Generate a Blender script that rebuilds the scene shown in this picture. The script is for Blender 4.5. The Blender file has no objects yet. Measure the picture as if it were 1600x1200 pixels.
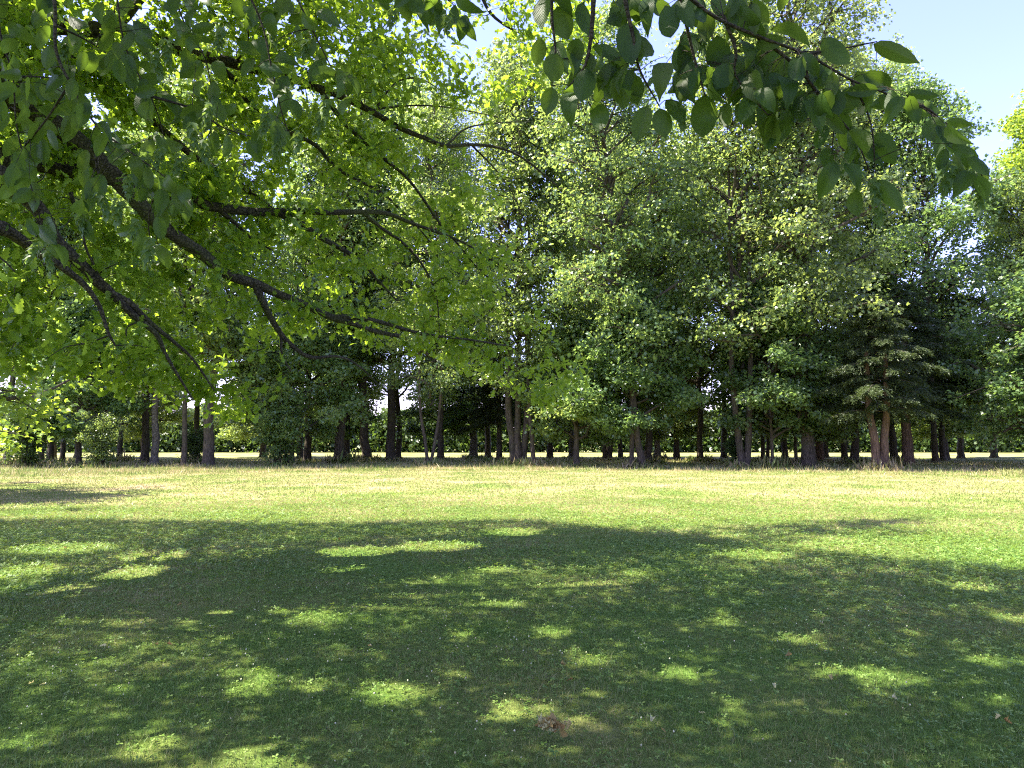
import bpy, math, random
import numpy as np
from mathutils import Vector

RND = random.Random(11)
rng = np.random.default_rng(7)
scene = bpy.context.scene
COL = scene.collection

# ------------------------------------------------------------------ camera model
F = 1125.0            # focal length in pixels of the 1600 px wide photograph
EYE = 1.6
HORIZON = 685.0
PITCH = math.atan((HORIZON - 600) / F)
CP, SP = math.cos(PITCH), math.sin(PITCH)

def at(px, py, d):
    """world point that stands d metres in front of the lens"""
    u = (px - 800) / F
    v = (600 - py) / F
    y = CP - v * SP
    z = SP + v * CP
    k = d / y
    return np.array([u * k, d, EYE + z * k])

def ground(px, py):
    u = (px - 800) / F
    v = (600 - py) / F
    y = CP - v * SP
    z = SP + v * CP
    k = -EYE / z
    return np.array([u * k, y * k, 0.0])

def proj(p):
    p = np.asarray(p, float)
    x, y, z = p[..., 0], p[..., 1], p[..., 2] - EYE
    f = y * CP + z * SP
    f = np.where(f < 0.05, 0.05, f)
    up = -y * SP + z * CP
    return 800 + F * x / f, 600 - F * up / f, f

SUN_EL = math.radians(60)
SUN_AZ = math.radians(-97)     # clockwise from +Y
SUN = np.array([math.sin(SUN_AZ) * math.cos(SUN_EL), math.cos(SUN_AZ) * math.cos(SUN_EL), math.sin(SUN_EL)])

# ------------------------------------------------------------------ materials
def new_mat(name):
    m = bpy.data.materials.new(name)
    m.use_nodes = True
    nt = m.node_tree
    nt.nodes.clear()
    return m, nt, nt.nodes, nt.links

def ramp(nodes, stops):
    r = nodes.new('ShaderNodeValToRGB')
    el = r.color_ramp.elements
    while len(el) < len(stops):
        el.new(0.5)
    for e, (p, c) in zip(el, stops):
        e.position = p
        e.color = (*c, 1)
    return r

def leaf_mat(name, cols, trans, tfac=0.4, rough=0.36, spec=0.5, veins=False, tint=0.12):
    m, nt, N, L = new_mat(name)
    geo = N.new('ShaderNodeNewGeometry')
    r = ramp(N, [(i / (len(cols) - 1), c) for i, c in enumerate(cols)])
    L.new(geo.outputs['Random Per Island'], r.inputs[0])
    oi = N.new('ShaderNodeObjectInfo')
    hsv = N.new('ShaderNodeHueSaturation')
    mr = N.new('ShaderNodeMapRange')
    mr.inputs['To Min'].default_value = 1 - tint
    mr.inputs['To Max'].default_value = 1 + tint
    L.new(oi.outputs['Random'], mr.inputs['Value'])
    L.new(mr.outputs[0], hsv.inputs['Value'])
    mr2 = N.new('ShaderNodeMapRange')
    mr2.inputs['To Min'].default_value = 0.5 - 0.12 * tint
    mr2.inputs['To Max'].default_value = 0.5 + 0.12 * tint
    L.new(oi.outputs['Random'], mr2.inputs['Value'])
    L.new(mr2.outputs[0], hsv.inputs['Hue'])
    L.new(r.outputs[0], hsv.inputs['Color'])
    col = hsv.outputs[0]
    p = N.new('ShaderNodeBsdfPrincipled')
    p.inputs['Roughness'].default_value = rough
    p.inputs['Specular IOR Level'].default_value = spec
    t = N.new('ShaderNodeBsdfTranslucent')
    tm = N.new('ShaderNodeMix')
    tm.data_type = 'RGBA'
    tm.blend_type = 'MIX'
    tm.inputs['Factor'].default_value = 0.25
    tm.inputs[6].default_value = (*trans, 1)
    L.new(col, tm.inputs[7])
    if veins:
        uv = N.new('ShaderNodeUVMap')
        sep = N.new('ShaderNodeSeparateXYZ')
        L.new(uv.outputs[0], sep.inputs[0])
        ab = N.new('ShaderNodeMath'); ab.operation = 'ABSOLUTE'
        L.new(sep.outputs[0], ab.inputs[0])
        ma = N.new('ShaderNodeMath'); ma.operation = 'MULTIPLY_ADD'
        L.new(ab.outputs[0], ma.inputs[0]); ma.inputs[1].default_value = -0.75
        L.new(sep.outputs[1], ma.inputs[2])
        mu = N.new('ShaderNodeMath'); mu.operation = 'MULTIPLY'; mu.inputs[1].default_value = 2 * math.pi * 13
        L.new(ma.outputs[0], mu.inputs[0])
        si = N.new('ShaderNodeMath'); si.operation = 'SINE'
        L.new(mu.outputs[0], si.inputs[0])
        bp = N.new('ShaderNodeBump'); bp.inputs['Strength'].default_value = 0.10; bp.inputs['Distance'].default_value = 0.004
        L.new(si.outputs[0], bp.inputs['Height'])
        L.new(bp.outputs[0], p.inputs['Normal'])
        # the veins themselves let less light through
        pw = N.new('ShaderNodeMapRange'); pw.inputs['From Min'].default_value = 0.75; pw.inputs['From Max'].default_value = 1.0
        pw.inputs['To Min'].default_value = 1.0; pw.inputs['To Max'].default_value = 0.62
        L.new(si.outputs[0], pw.inputs['Value'])
        vm = N.new('ShaderNodeMix'); vm.data_type = 'RGBA'; vm.blend_type = 'MULTIPLY'; vm.inputs['Factor'].default_value = 1
        L.new(tm.outputs[2], vm.inputs[6]); L.new(pw.outputs[0], vm.inputs[7])
        L.new(vm.outputs[2], t.inputs[0])
    else:
        L.new(tm.outputs[2], t.inputs[0])
    L.new(col, p.inputs['Base Color'])
    mx = N.new('ShaderNodeMixShader')
    mx.inputs[0].default_value = tfac
    L.new(p.outputs[0], mx.inputs[1])
    L.new(t.outputs[0], mx.inputs[2])
    o = N.new('ShaderNodeOutputMaterial')
    L.new(mx.outputs[0], o.inputs[0])
    return m

def bark_mat(name, dark, light, scale=6.0, stretch=0.18, bump=0.6, moss=0.0):
    m, nt, N, L = new_mat(name)
    tc = N.new('ShaderNodeTexCoord')
    mp = N.new('ShaderNodeMapping')
    mp.inputs['Scale'].default_value = (scale, scale, scale * stretch)
    L.new(tc.outputs['Object'], mp.inputs[0])
    n1 = N.new('ShaderNodeTexNoise'); n1.inputs['Scale'].default_value = 2.5; n1.inputs['Detail'].default_value = 6
    L.new(mp.outputs[0], n1.inputs['Vector'])
    v = N.new('ShaderNodeTexVoronoi'); v.inputs['Scale'].default_value = 3.0; v.feature = 'DISTANCE_TO_EDGE'
    L.new(mp.outputs[0], v.inputs['Vector'])
    r = ramp(N, [(0.3, dark), (0.7, light)])
    L.new(n1.outputs[0], r.inputs[0])
    r2 = ramp(N, [(0.0, (0.35, 0.35, 0.35)), (0.16, (1, 1, 1))])
    L.new(v.outputs[0], r2.inputs[0])
    mu = N.new('ShaderNodeMix'); mu.data_type = 'RGBA'; mu.blend_type = 'MULTIPLY'; mu.inputs['Factor'].default_value = 0.8
    L.new(r.outputs[0], mu.inputs[6]); L.new(r2.outputs[0], mu.inputs[7])
    col = mu.outputs[2]
    n2 = N.new('ShaderNodeTexNoise'); n2.inputs['Scale'].default_value = 1.7; n2.inputs['Detail'].default_value = 4
    L.new(tc.outputs['Object'], n2.inputs['Vector'])
    mm = N.new('ShaderNodeMapRange'); mm.inputs['From Min'].default_value = 0.5; mm.inputs['From Max'].default_value = 0.72
    mm.inputs['To Max'].default_value = moss
    L.new(n2.outputs[0], mm.inputs['Value'])
    mg = N.new('ShaderNodeMix'); mg.data_type = 'RGBA'
    L.new(mm.outputs[0], mg.inputs['Factor']); L.new(col, mg.inputs[6]); mg.inputs[7].default_value = (0.07, 0.085, 0.025, 1)
    p = N.new('ShaderNodeBsdfPrincipled'); p.inputs['Roughness'].default_value = 0.9
    p.inputs['Specular IOR Level'].default_value = 0.2
    L.new(mg.outputs[2], p.inputs['Base Color'])
    ad = N.new('ShaderNodeMath'); ad.operation = 'ADD'
    L.new(n1.outputs[0], ad.inputs[0]); L.new(r2.outputs[0], ad.inputs[1])
    b = N.new('ShaderNodeBump'); b.inputs['Strength'].default_value = bump; b.inputs['Distance'].default_value = 0.03
    L.new(ad.outputs[0], b.inputs['Height']); L.new(b.outputs[0], p.inputs['Normal'])
    o = N.new('ShaderNodeOutputMaterial'); L.new(p.outputs[0], o.inputs[0])
    return m

def simple_mat(name, cols, rough=0.8, trans=None, tfac=0.3, spec=0.3, per_object=False):
    m, nt, N, L = new_mat(name)
    geo = N.new('ShaderNodeNewGeometry')
    r = ramp(N, [(i / max(1, len(cols) - 1), c) for i, c in enumerate(cols)])
    if per_object:
        L.new(N.new('ShaderNodeObjectInfo').outputs['Random'], r.inputs[0])
    else:
        L.new(geo.outputs['Random Per Island'], r.inputs[0])
    p = N.new('ShaderNodeBsdfPrincipled'); p.inputs['Roughness'].default_value = rough
    p.inputs['Specular IOR Level'].default_value = spec
    L.new(r.outputs[0], p.inputs['Base Color'])
    o = N.new('ShaderNodeOutputMaterial')
    if trans:
        t = N.new('ShaderNodeBsdfTranslucent'); L.new(r.outputs[0], t.inputs[0])
        mx = N.new('ShaderNodeMixShader'); mx.inputs[0].default_value = tfac
        L.new(p.outputs[0], mx.inputs[1]); L.new(t.outputs[0], mx.inputs[2]); L.new(mx.outputs[0], o.inputs[0])
    else:
        L.new(p.outputs[0], o.inputs[0])
    return m

def lawn_colour(N, L):
    """dry and lush areas of the lawn, shared by the soil sheet and the blades"""
    geo = N.new('ShaderNodeNewGeometry')
    n1 = N.new('ShaderNodeTexNoise'); n1.inputs['Scale'].default_value = 0.35; n1.inputs['Detail'].default_value = 5
    n1.inputs['Roughness'].default_value = 0.65
    L.new(geo.outputs['Position'], n1.inputs['Vector'])
    n2 = N.new('ShaderNodeTexNoise'); n2.inputs['Scale'].default_value = 1.6; n2.inputs['Detail'].default_value = 4
    L.new(geo.outputs['Position'], n2.inputs['Vector'])
    sep = N.new('ShaderNodeSeparateXYZ'); L.new(geo.outputs['Position'], sep.inputs[0])
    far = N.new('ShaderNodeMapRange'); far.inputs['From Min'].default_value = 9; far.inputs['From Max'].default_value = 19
    far.inputs['To Min'].default_value = -0.17; far.inputs['To Max'].default_value = 0.11  # near lawn shifted to the lush end, which also lightens its shade
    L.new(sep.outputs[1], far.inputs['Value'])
    c = N.new('ShaderNodeMath'); c.operation = 'MULTIPLY_ADD'; c.inputs[1].default_value = 1.5; c.inputs[2].default_value = -0.26
    L.new(n1.outputs[0], c.inputs[0])
    a = N.new('ShaderNodeMath'); a.operation = 'MULTIPLY_ADD'; a.inputs[1].default_value = 0.35
    L.new(n2.outputs[0], a.inputs[0]); L.new(c.outputs[0], a.inputs[2])
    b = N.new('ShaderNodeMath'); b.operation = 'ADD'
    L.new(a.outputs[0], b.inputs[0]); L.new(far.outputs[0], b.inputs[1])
    return b.outputs[0], geo

def lawn_mat():
    m, nt, N, L = new_mat('lawn_soil_and_turf')
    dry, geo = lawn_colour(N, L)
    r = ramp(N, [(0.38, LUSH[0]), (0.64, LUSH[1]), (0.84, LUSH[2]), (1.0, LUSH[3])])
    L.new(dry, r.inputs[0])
    fine = N.new('ShaderNodeTexNoise'); fine.inputs['Scale'].default_value = 14; fine.inputs['Detail'].default_value = 8
    fine.inputs['Roughness'].default_value = 0.75
    L.new(geo.outputs['Position'], fine.inputs['Vector'])
    fr = N.new('ShaderNodeMapRange'); fr.inputs['From Min'].default_value = 0.3; fr.inputs['From Max'].default_value = 0.7
    fr.inputs['To Min'].default_value = 0.30; fr.inputs['To Max'].default_value = 1.25
    L.new(fine.outputs[0], fr.inputs['Value'])
    mu = N.new('ShaderNodeMix'); mu.data_type = 'RGBA'; mu.blend_type = 'MULTIPLY'; mu.inputs['Factor'].default_value = 1
    L.new(r.outputs[0], mu.inputs[6]); L.new(fr.outputs[0], mu.inputs[7])
    # bare leaf litter under the treeline
    sep = N.new('ShaderNodeSeparateXYZ'); L.new(geo.outputs['Position'], sep.inputs[0])
    def band(sock, lo, hi, soft):
        u = N.new('ShaderNodeMapRange'); u.interpolation_type = 'SMOOTHSTEP'
        u.inputs['From Min'].default_value = lo - soft; u.inputs['From Max'].default_value = lo
        L.new(sock, u.inputs['Value'])
        w = N.new('ShaderNodeMapRange'); w.interpolation_type = 'SMOOTHSTEP'
        w.inputs['From Min'].default_value = hi; w.inputs['From Max'].default_value = hi + soft
        w.inputs['To Min'].default_value = 1; w.inputs['To Max'].default_value = 0
        L.new(sock, w.inputs['Value'])
        x = N.new('ShaderNodeMath'); x.operation = 'MULTIPLY'
        L.new(u.outputs[0], x.inputs[0]); L.new(w.outputs[0], x.inputs[1])
        return x.outputs[0]
    bx = band(sep.outputs[0], 7.0, 26.0, 3.0)
    by = band(sep.outputs[1], 36.5, 42.0, 2.0)
    x = N.new('ShaderNodeMath'); x.operation = 'MULTIPLY'; L.new(bx, x.inputs[0]); L.new(by, x.inputs[1])
    nz = N.new('ShaderNodeTexNoise'); nz.inputs['Scale'].default_value = 0.6; nz.inputs['Detail'].default_value = 5
    L.new(geo.outputs['Position'], nz.inputs['Vector'])
    nr = N.new('ShaderNodeMapRange'); nr.inputs['From Min'].default_value = 0.42; nr.inputs['From Max'].default_value = 0.58
    L.new(nz.outputs[0], nr.inputs['Value'])
    y = N.new('ShaderNodeMath'); y.operation = 'MULTIPLY'; L.new(x.outputs[0], y.inputs[0]); L.new(nr.outputs[0], y.inputs[1])
    mg = N.new('ShaderNodeMix'); mg.data_type = 'RGBA'
    L.new(y.outputs[0], mg.inputs['Factor']); L.new(mu.outputs[2], mg.inputs[6]); mg.inputs[7].default_value = (0.12, 0.085, 0.05, 1)
    p = N.new('ShaderNodeBsdfPrincipled'); p.inputs['Roughness'].default_value = 0.95
    p.inputs['Specular IOR Level'].default_value = 0.1
    L.new(mg.outputs[2], p.inputs['Base Color'])
    b = N.new('ShaderNodeBump'); b.inputs['Strength'].default_value = 1.0; b.inputs['Distance'].default_value = 0.05
    L.new(fine.outputs[0], b.inputs['Height']); L.new(b.outputs[0], p.inputs['Normal'])
    o = N.new('ShaderNodeOutputMaterial'); L.new(p.outputs[0], o.inputs[0])
    return m

def blade_mat():
    m, nt, N, L = new_mat('grass_blades')
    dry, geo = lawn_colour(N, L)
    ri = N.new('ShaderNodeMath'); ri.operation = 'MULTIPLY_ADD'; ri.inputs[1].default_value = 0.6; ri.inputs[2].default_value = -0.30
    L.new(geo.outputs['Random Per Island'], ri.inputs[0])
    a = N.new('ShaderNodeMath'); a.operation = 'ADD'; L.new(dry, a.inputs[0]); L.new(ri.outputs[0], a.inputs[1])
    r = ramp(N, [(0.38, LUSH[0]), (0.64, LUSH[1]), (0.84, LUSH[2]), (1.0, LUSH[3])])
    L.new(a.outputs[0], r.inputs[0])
    p = N.new('ShaderNodeBsdfPrincipled'); p.inputs['Roughness'].default_value = 0.45
    p.inputs['Specular IOR Level'].default_value = 0.35
    L.new(r.outputs[0], p.inputs['Base Color'])
    t = N.new('ShaderNodeBsdfTranslucent'); L.new(r.outputs[0], t.inputs[0])
    mx = N.new('ShaderNodeMixShader'); mx.inputs[0].default_value = 0.35
    L.new(p.outputs[0], mx.inputs[1]); L.new(t.outputs[0], mx.inputs[2])
    o = N.new('ShaderNodeOutputMaterial'); L.new(mx.outputs[0], o.inputs[0])
    return m

LUSH = [(0.122, 0.21, 0.036), (0.185, 0.222, 0.055), (0.285, 0.28, 0.105), (0.40, 0.33, 0.175)]  # lush end also brightened to lift the shade on the near lawn
M = {
    'lawn': lawn_mat(),
    'blade': blade_mat(),
    'bark': bark_mat('grey_brown_bark', (0.038, 0.031, 0.021), (0.12, 0.098, 0.07), moss=0.35),
    'barkred': bark_mat('reddish_fibrous_bark', (0.06, 0.04, 0.026), (0.19, 0.125, 0.08), scale=9, stretch=0.07),
    'birch': bark_mat('rough_pale_bark', (0.06, 0.05, 0.038), (0.24, 0.215, 0.17), scale=5, stretch=0.6),
    'oakbark': bark_mat('oak_bark', (0.022, 0.019, 0.014), (0.085, 0.072, 0.052), scale=10, stretch=0.8, bump=0.8, moss=0.5),
    'twig': bark_mat('twig_bark', (0.025, 0.02, 0.015), (0.07, 0.058, 0.04), scale=30, stretch=1),
    'oakleaf': leaf_mat('oak_leaves', [(0.035, 0.085, 0.012), (0.06, 0.115, 0.016), (0.085, 0.14, 0.02)], (0.48, 0.68, 0.04), 0.5, 0.4, 0.35, tint=0),
    'hornleaf': leaf_mat('hornbeam_leaves', [(0.016, 0.040, 0.007), (0.024, 0.052, 0.009), (0.034, 0.064, 0.011), (0.055, 0.082, 0.014)], (0.22, 0.36, 0.03), 0.44, 0.45, 0.2, veins=True, tint=0),
    'seed': leaf_mat('hornbeam_seed_bracts', [(0.05, 0.10, 0.025), (0.085, 0.14, 0.04)], (0.25, 0.36, 0.06), 0.4, 0.5, 0.3, tint=0),
    'leaf_mid': leaf_mat('broad_leaves', [(0.055, 0.10, 0.03), (0.082, 0.135, 0.042), (0.115, 0.165, 0.06)], (0.43, 0.56, 0.11), 0.45, 0.32, 0.6),
    'leaf_light': leaf_mat('light_broad_leaves', [(0.068, 0.12, 0.033), (0.10, 0.16, 0.048), (0.14, 0.19, 0.068)], (0.49, 0.60, 0.12), 0.46, 0.33, 0.6),
    'leaf_bright': leaf_mat('bright_maple_leaves', [(0.08, 0.15, 0.015), (0.12, 0.20, 0.02), (0.15, 0.22, 0.025)], (0.45, 0.60, 0.05), 0.45, 0.4, 0.45, tint=0.05),
    'leaf_cool': leaf_mat('cool_green_leaves', [(0.045, 0.095, 0.03), (0.065, 0.125, 0.042), (0.09, 0.15, 0.058)], (0.36, 0.54, 0.11), 0.42, 0.36, 0.55),
    'needle': leaf_mat('conifer_sprays', [(0.026, 0.045, 0.014), (0.038, 0.058, 0.018), (0.052, 0.07, 0.023)], (0.15, 0.21, 0.04), 0.25, 0.5, 0.35),
    'hedge': leaf_mat('hedge_leaves', [(0.028, 0.062, 0.016), (0.045, 0.09, 0.022), (0.07, 0.12, 0.03)], (0.2, 0.32, 0.04), 0.35, 0.4, 0.45),
    'clover': leaf_mat('clover_leaves', [(0.045, 0.10, 0.015), (0.11, 0.19, 0.03), (0.20, 0.28, 0.07)], (0.30, 0.42, 0.05), 0.3, 0.5, 0.22, tint=0),
    'flower': simple_mat('clover_flower_heads', [(0.46, 0.46, 0.26), (0.54, 0.54, 0.33), (0.36, 0.30, 0.15)], 0.8),
    'dryleaf': simple_mat('dry_leaves', [(0.22, 0.135, 0.035), (0.33, 0.26, 0.09), (0.46, 0.42, 0.18), (0.52, 0.50, 0.25)], 0.75, True, 0.2, per_object=True),
    'weed': simple_mat('yellow_flower_heads', [(0.55, 0.42, 0.03), (0.6, 0.5, 0.06)], 0.8),
}

# ------------------------------------------------------------------ mesh helpers
def link(name, mesh, mat=None, parent=None):
    o = bpy.data.objects.new(name, mesh)
    COL.objects.link(o)
    if mat is not None:
        mesh.materials.append(mat)
    if parent is not None:
        o.parent = parent
    return o

def empty(name, loc, label, cat, group=None, rz=0.0):
    o = bpy.data.objects.new(name, None)
    COL.objects.link(o)
    o.empty_display_size = 0.3
    o.location = loc
    o.rotation_euler = (0, 0, rz)
    o['label'] = label
    o['category'] = cat
    if group:
        o['group'] = group
    return o

def np_mesh(name, verts, faces_list, smooth=False, uv=None):
    """faces_list: arrays of (n,k) vertex indices, k may differ between arrays"""
    me = bpy.data.meshes.new(name)
    verts = np.ascontiguousarray(verts, np.float32)
    me.vertices.add(len(verts))
    me.vertices.foreach_set('co', verts.ravel())
    loops = np.concatenate([f.ravel() for f in faces_list]).astype(np.int32)
    sizes = np.concatenate([np.full(len(f), f.shape[1], np.int32) for f in faces_list])
    starts = np.concatenate([[0], np.cumsum(sizes)[:-1]]).astype(np.int32)
    me.loops.add(len(loops))
    me.loops.foreach_set('vertex_index', loops)
    me.polygons.add(len(sizes))
    me.polygons.foreach_set('loop_start', starts)
    if smooth:
        me.polygons.foreach_set('use_smooth', np.ones(len(sizes), bool))
    if uv is not None:
        layer = me.uv_layers.new(name='UVMap')
        layer.data.foreach_set('uv', np.ascontiguousarray(uv[loops], np.float32).ravel())
    me.update()
    me.validate()
    return me

def norm(v):
    v = np.asarray(v, float)
    n = np.linalg.norm(v, axis=-1, keepdims=True)
    return v / np.maximum(n, 1e-9)

def stamp(tv, tf, pos, axis, nrm, size, width=None):
    """copies of one leaf template: local y along axis, local z along nrm"""
    n = len(pos)
    a = norm(axis)
    x = norm(np.cross(a, nrm))
    z = np.cross(x, a)
    s = np.asarray(size, float).reshape(-1, 1, 1) * np.ones((n, 1, 1))
    w = s if width is None else np.asarray(width, float).reshape(-1, 1, 1) * np.ones((n, 1, 1))
    v = (tv[None, :, 0:1] * w) * x[:, None, :] + (tv[None, :, 1:2] * s) * a[:, None, :] + (tv[None, :, 2:3] * s) * z[:, None, :]
    v = v + pos[:, None, :]
    k = len(tv)
    off = (np.arange(n) * k)[:, None, None]
    fs = [(f[None] + off).reshape(-1, f.shape[1]) for f in tf]
    return v.reshape(-1, 3), fs

class Tubes:
    """round limbs collected into one mesh"""
    def __init__(self):
        self.v, self.f, self.n = [], [], 0
    def add(self, pts, rad, sides=7, smooth=3, wob=0.0):
        pts = np.asarray(pts, float)
        rad = np.asarray(rad, float)
        if smooth > 1 and len(pts) > 2:
            pts, rad = catmull(pts, rad, smooth)
        t = norm(np.gradient(pts, axis=0))
        ref = np.array([0.0, 0.0, 1.0]) if abs(t[:, 2]).mean() < 0.8 else np.array([0.0, 1.0, 0.0])
        u = norm(np.cross(t, ref))
        w = np.cross(t, u)
        ang = np.linspace(0, 2 * math.pi, sides, endpoint=False)
        r = rad[:, None] * (1 + (wob * rng.normal(size=(len(pts), sides)) if wob else 0))
        ring = pts[:, None, :] + r[..., None] * (np.cos(ang)[None, :, None] * u[:, None, :] + np.sin(ang)[None, :, None] * w[:, None, :])
        m = len(pts)
        base = self.n
        i = np.arange(m - 1)[:, None] * sides
        j = np.arange(sides)[None, :]
        jn = (j + 1) % sides
        q = np.stack([i + j, i + jn, i + sides + jn, i + sides + j], -1).reshape(-1, 4) + base
        self.v.append(ring.reshape(-1, 3))
        self.f.append(q)
        self.n += m * sides
        return pts, rad
    def mesh(self, name):
        return np_mesh(name, np.concatenate(self.v), [np.concatenate(self.f)], smooth=True)

def catmull(p, r, k):
    P = np.vstack([2 * p[0] - p[1], p, 2 * p[-1] - p[-2]])
    out, ro = [], []
    for i in range(1, len(P) - 2):
        for s in range(k):
            t = s / k
            a, b, c, d = P[i - 1], P[i], P[i + 1], P[i + 2]
            out.append(0.5 * ((2 * b) + (c - a) * t + (2 * a - 5 * b + 4 * c - d) * t * t + (3 * b - a - 3 * c + d) * t ** 3))
            ro.append(r[i - 1] * (1 - t) + r[i] * t)
    out.append(p[-1]); ro.append(r[-1])
    return np.array(out), np.array(ro)

# leaf templates -------------------------------------------------------------
T_RHOMB = (np.array([[0, 0, 0], [-0.36, 0.45, 0.07], [0, 1, -0.10], [0.36, 0.45, 0.07]]), [np.array([[0, 3, 2, 1]])])
T_MAPLE = (np.array([[0, 0.0, 0], [0.28, 0.05, 0.02], [0.52, 0.45, 0.05], [0.24, 0.55, 0.03], [0, 1.0, -0.08], [-0.24, 0.55, 0.03], [-0.52, 0.45, 0.05], [-0.28, 0.05, 0.02]]),
           [np.array([[0, 1, 2, 3], [0, 5, 6, 7]]), np.array([[0, 3, 4], [0, 4, 5]])])
def oak_template():
    side = [(0.05, 0.06), (0.17, 0.24), (0.09, 0.33), (0.25, 0.46), (0.15, 0.57), (0.33, 0.72), (0.20, 0.80), (0.19, 0.95)]
    mid = [(0, 0.0), (0, 0.33), (0, 0.57), (0, 0.80), (0, 1.0)]
    v = [(x, y, -0.25 * (y - 0.5) ** 2) for x, y in mid]
    n0 = len(v)
    for x, y in side: v.append((x, y, 0.22 * x - 0.25 * (y - 0.5) ** 2))
    n1 = len(v)
    for x, y in side: v.append((-x, y, 0.22 * x - 0.25 * (y - 0.5) ** 2))
    tri = []
    for b, flip in ((n0, False), (n1, True)):
        fs = [(0, b, b + 1), (0, b + 1, b + 2), (0, b + 2, 1), (1, b + 2, b + 3), (1, b + 3, b + 4), (1, b + 4, 2),
              (2, b + 4, b + 5), (2, b + 5, b + 6), (2, b + 6, 3), (3, b + 6, b + 7), (3, b + 7, 4)]
        tri += [f[::-1] if flip else f for f in fs]
    return np.array(v, float), [np.array(tri)]
T_OAK = oak_template()
def hornbeam_template(rows=11, cols=3, bend=0.18, fold=0.25, teeth=0.035):
    v, uv, q = [], [], []
    for i in range(rows + 1):
        t = i / rows
        wd = 0.72 * t ** 0.58 * (1 - t) ** 0.88 * (1 if t < 0.8 else 1 - 2.2 * (t - 0.8)) if 0 < t < 1 else 0.004
        for j in range(-cols, cols + 1):
            s = j / cols
            x = s * wd * (1 + (teeth * 1.6 if (abs(j) == cols and i % 2) else 0))
            y = t + abs(s) * 0.05 * math.sin(math.pi * t)
            z = fold * abs(x) - bend * (t - 0.4) ** 2 * 1.6 + 0.012 * math.sin(6.28 * (t * 4.5 - abs(s) * 0.9))
            v.append((x, y, z)); uv.append((s * wd * 1.8, t))
    c = 2 * cols + 1
    for i in range(rows):
        for j in range(2 * cols):
            a = i * c + j
            q.append((a, a + 1, a + c + 1, a + c))
    return np.array(v), [np.array(q)], np.array(uv)
T_HORN = [hornbeam_template(bend=b, fold=f) for b, f in ((0.15, 0.2), (0.45, 0.35), (-0.12, 0.3), (0.7, 0.1))]
T_HORN_LO = hornbeam_template(rows=4, cols=1)

# ------------------------------------------------------------------ world, sun, camera
w = bpy.data.worlds.new('World'); scene.world = w
w.use_nodes = True
wn = w.node_tree
bg = wn.nodes.get('Background') or wn.nodes.new('ShaderNodeBackground')
sky = wn.nodes.new('ShaderNodeTexSky')
sky.sky_type = 'NISHITA'
sky.sun_disc = False
sky.sun_elevation = SUN_EL
sky.sun_rotation = SUN_AZ
sky.air_density = 1.0
sky.dust_density = 1.0
sky.ozone_density = 2.5
tint = wn.nodes.new('ShaderNodeMix'); tint.data_type = 'RGBA'; tint.blend_type = 'MULTIPLY'; tint.inputs['Factor'].default_value = 1
tint.inputs[7].default_value = (0.65, 0.52, 0.78, 1)
wn.links.new(sky.outputs[0], tint.inputs[6])
wn.links.new(tint.outputs[2], bg.inputs['Color'])
bg.inputs['Strength'].default_value = 0.15
sl = bpy.data.lights.new('sun', 'SUN')
sl.energy = 4.3
sl.angle = math.radians(0.53)
sl.color = (1.0, 0.93, 0.80)
so = bpy.data.objects.new('sun', sl); COL.objects.link(so)
so.rotation_euler = Vector(SUN).to_track_quat('Z', 'Y').to_euler()
so.location = (-20, 10, 40)
cd = bpy.data.cameras.new('camera')
cd.sensor_fit = 'HORIZONTAL'; cd.sensor_width = 36
cd.lens = 36 * F / 1600
cd.clip_start = 0.05; cd.clip_end = 5000
cam = bpy.data.objects.new('camera', cd); COL.objects.link(cam)
cam.location = (0, 0, EYE)
cam.rotation_euler = (math.pi / 2 + PITCH, 0, 0)
scene.camera = cam
vs = scene.view_settings
scene.display_settings.display_device = 'sRGB'
vs.view_transform = 'Standard'; vs.look = 'None'; vs.exposure = 2.62; vs.gamma = 1.0
scene.render.engine = 'CYCLES'
cy = scene.cycles
cy.max_bounces = 12; cy.diffuse_bounces = 9; cy.glossy_bounces = 2; cy.transmission_bounces = 4
cy.caustics_reflective = False; cy.caustics_refractive = False
cy.use_adaptive_sampling = True; cy.adaptive_threshold = 0.005
cy.use_denoising = False
cy.filter_width = 1.15
cy.sample_clamp_indirect = 15.0

# ------------------------------------------------------------------ lawn
def make_lawn():
    S = 1500.0
    v = np.array([[-S, -S, 0], [S, -S, 0], [S, S, 0], [-S, S, 0]], float)
    o = link('lawn', np_mesh('lawn', v, [np.array([[0, 1, 2, 3]])]), M['lawn'])
    o['kind'] = 'structure'; o['label'] = 'mown lawn with dry patches running to the far hedge'
make_lawn()

def wedge(n, d0, d1, half=math.radians(43)):
    r = np.sqrt(rng.uniform(d0 * d0, d1 * d1, n))
    a = rng.uniform(-half, half, n)
    return np.stack([r * np.sin(a), r * np.cos(a), np.zeros(n)], 1)

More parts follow.
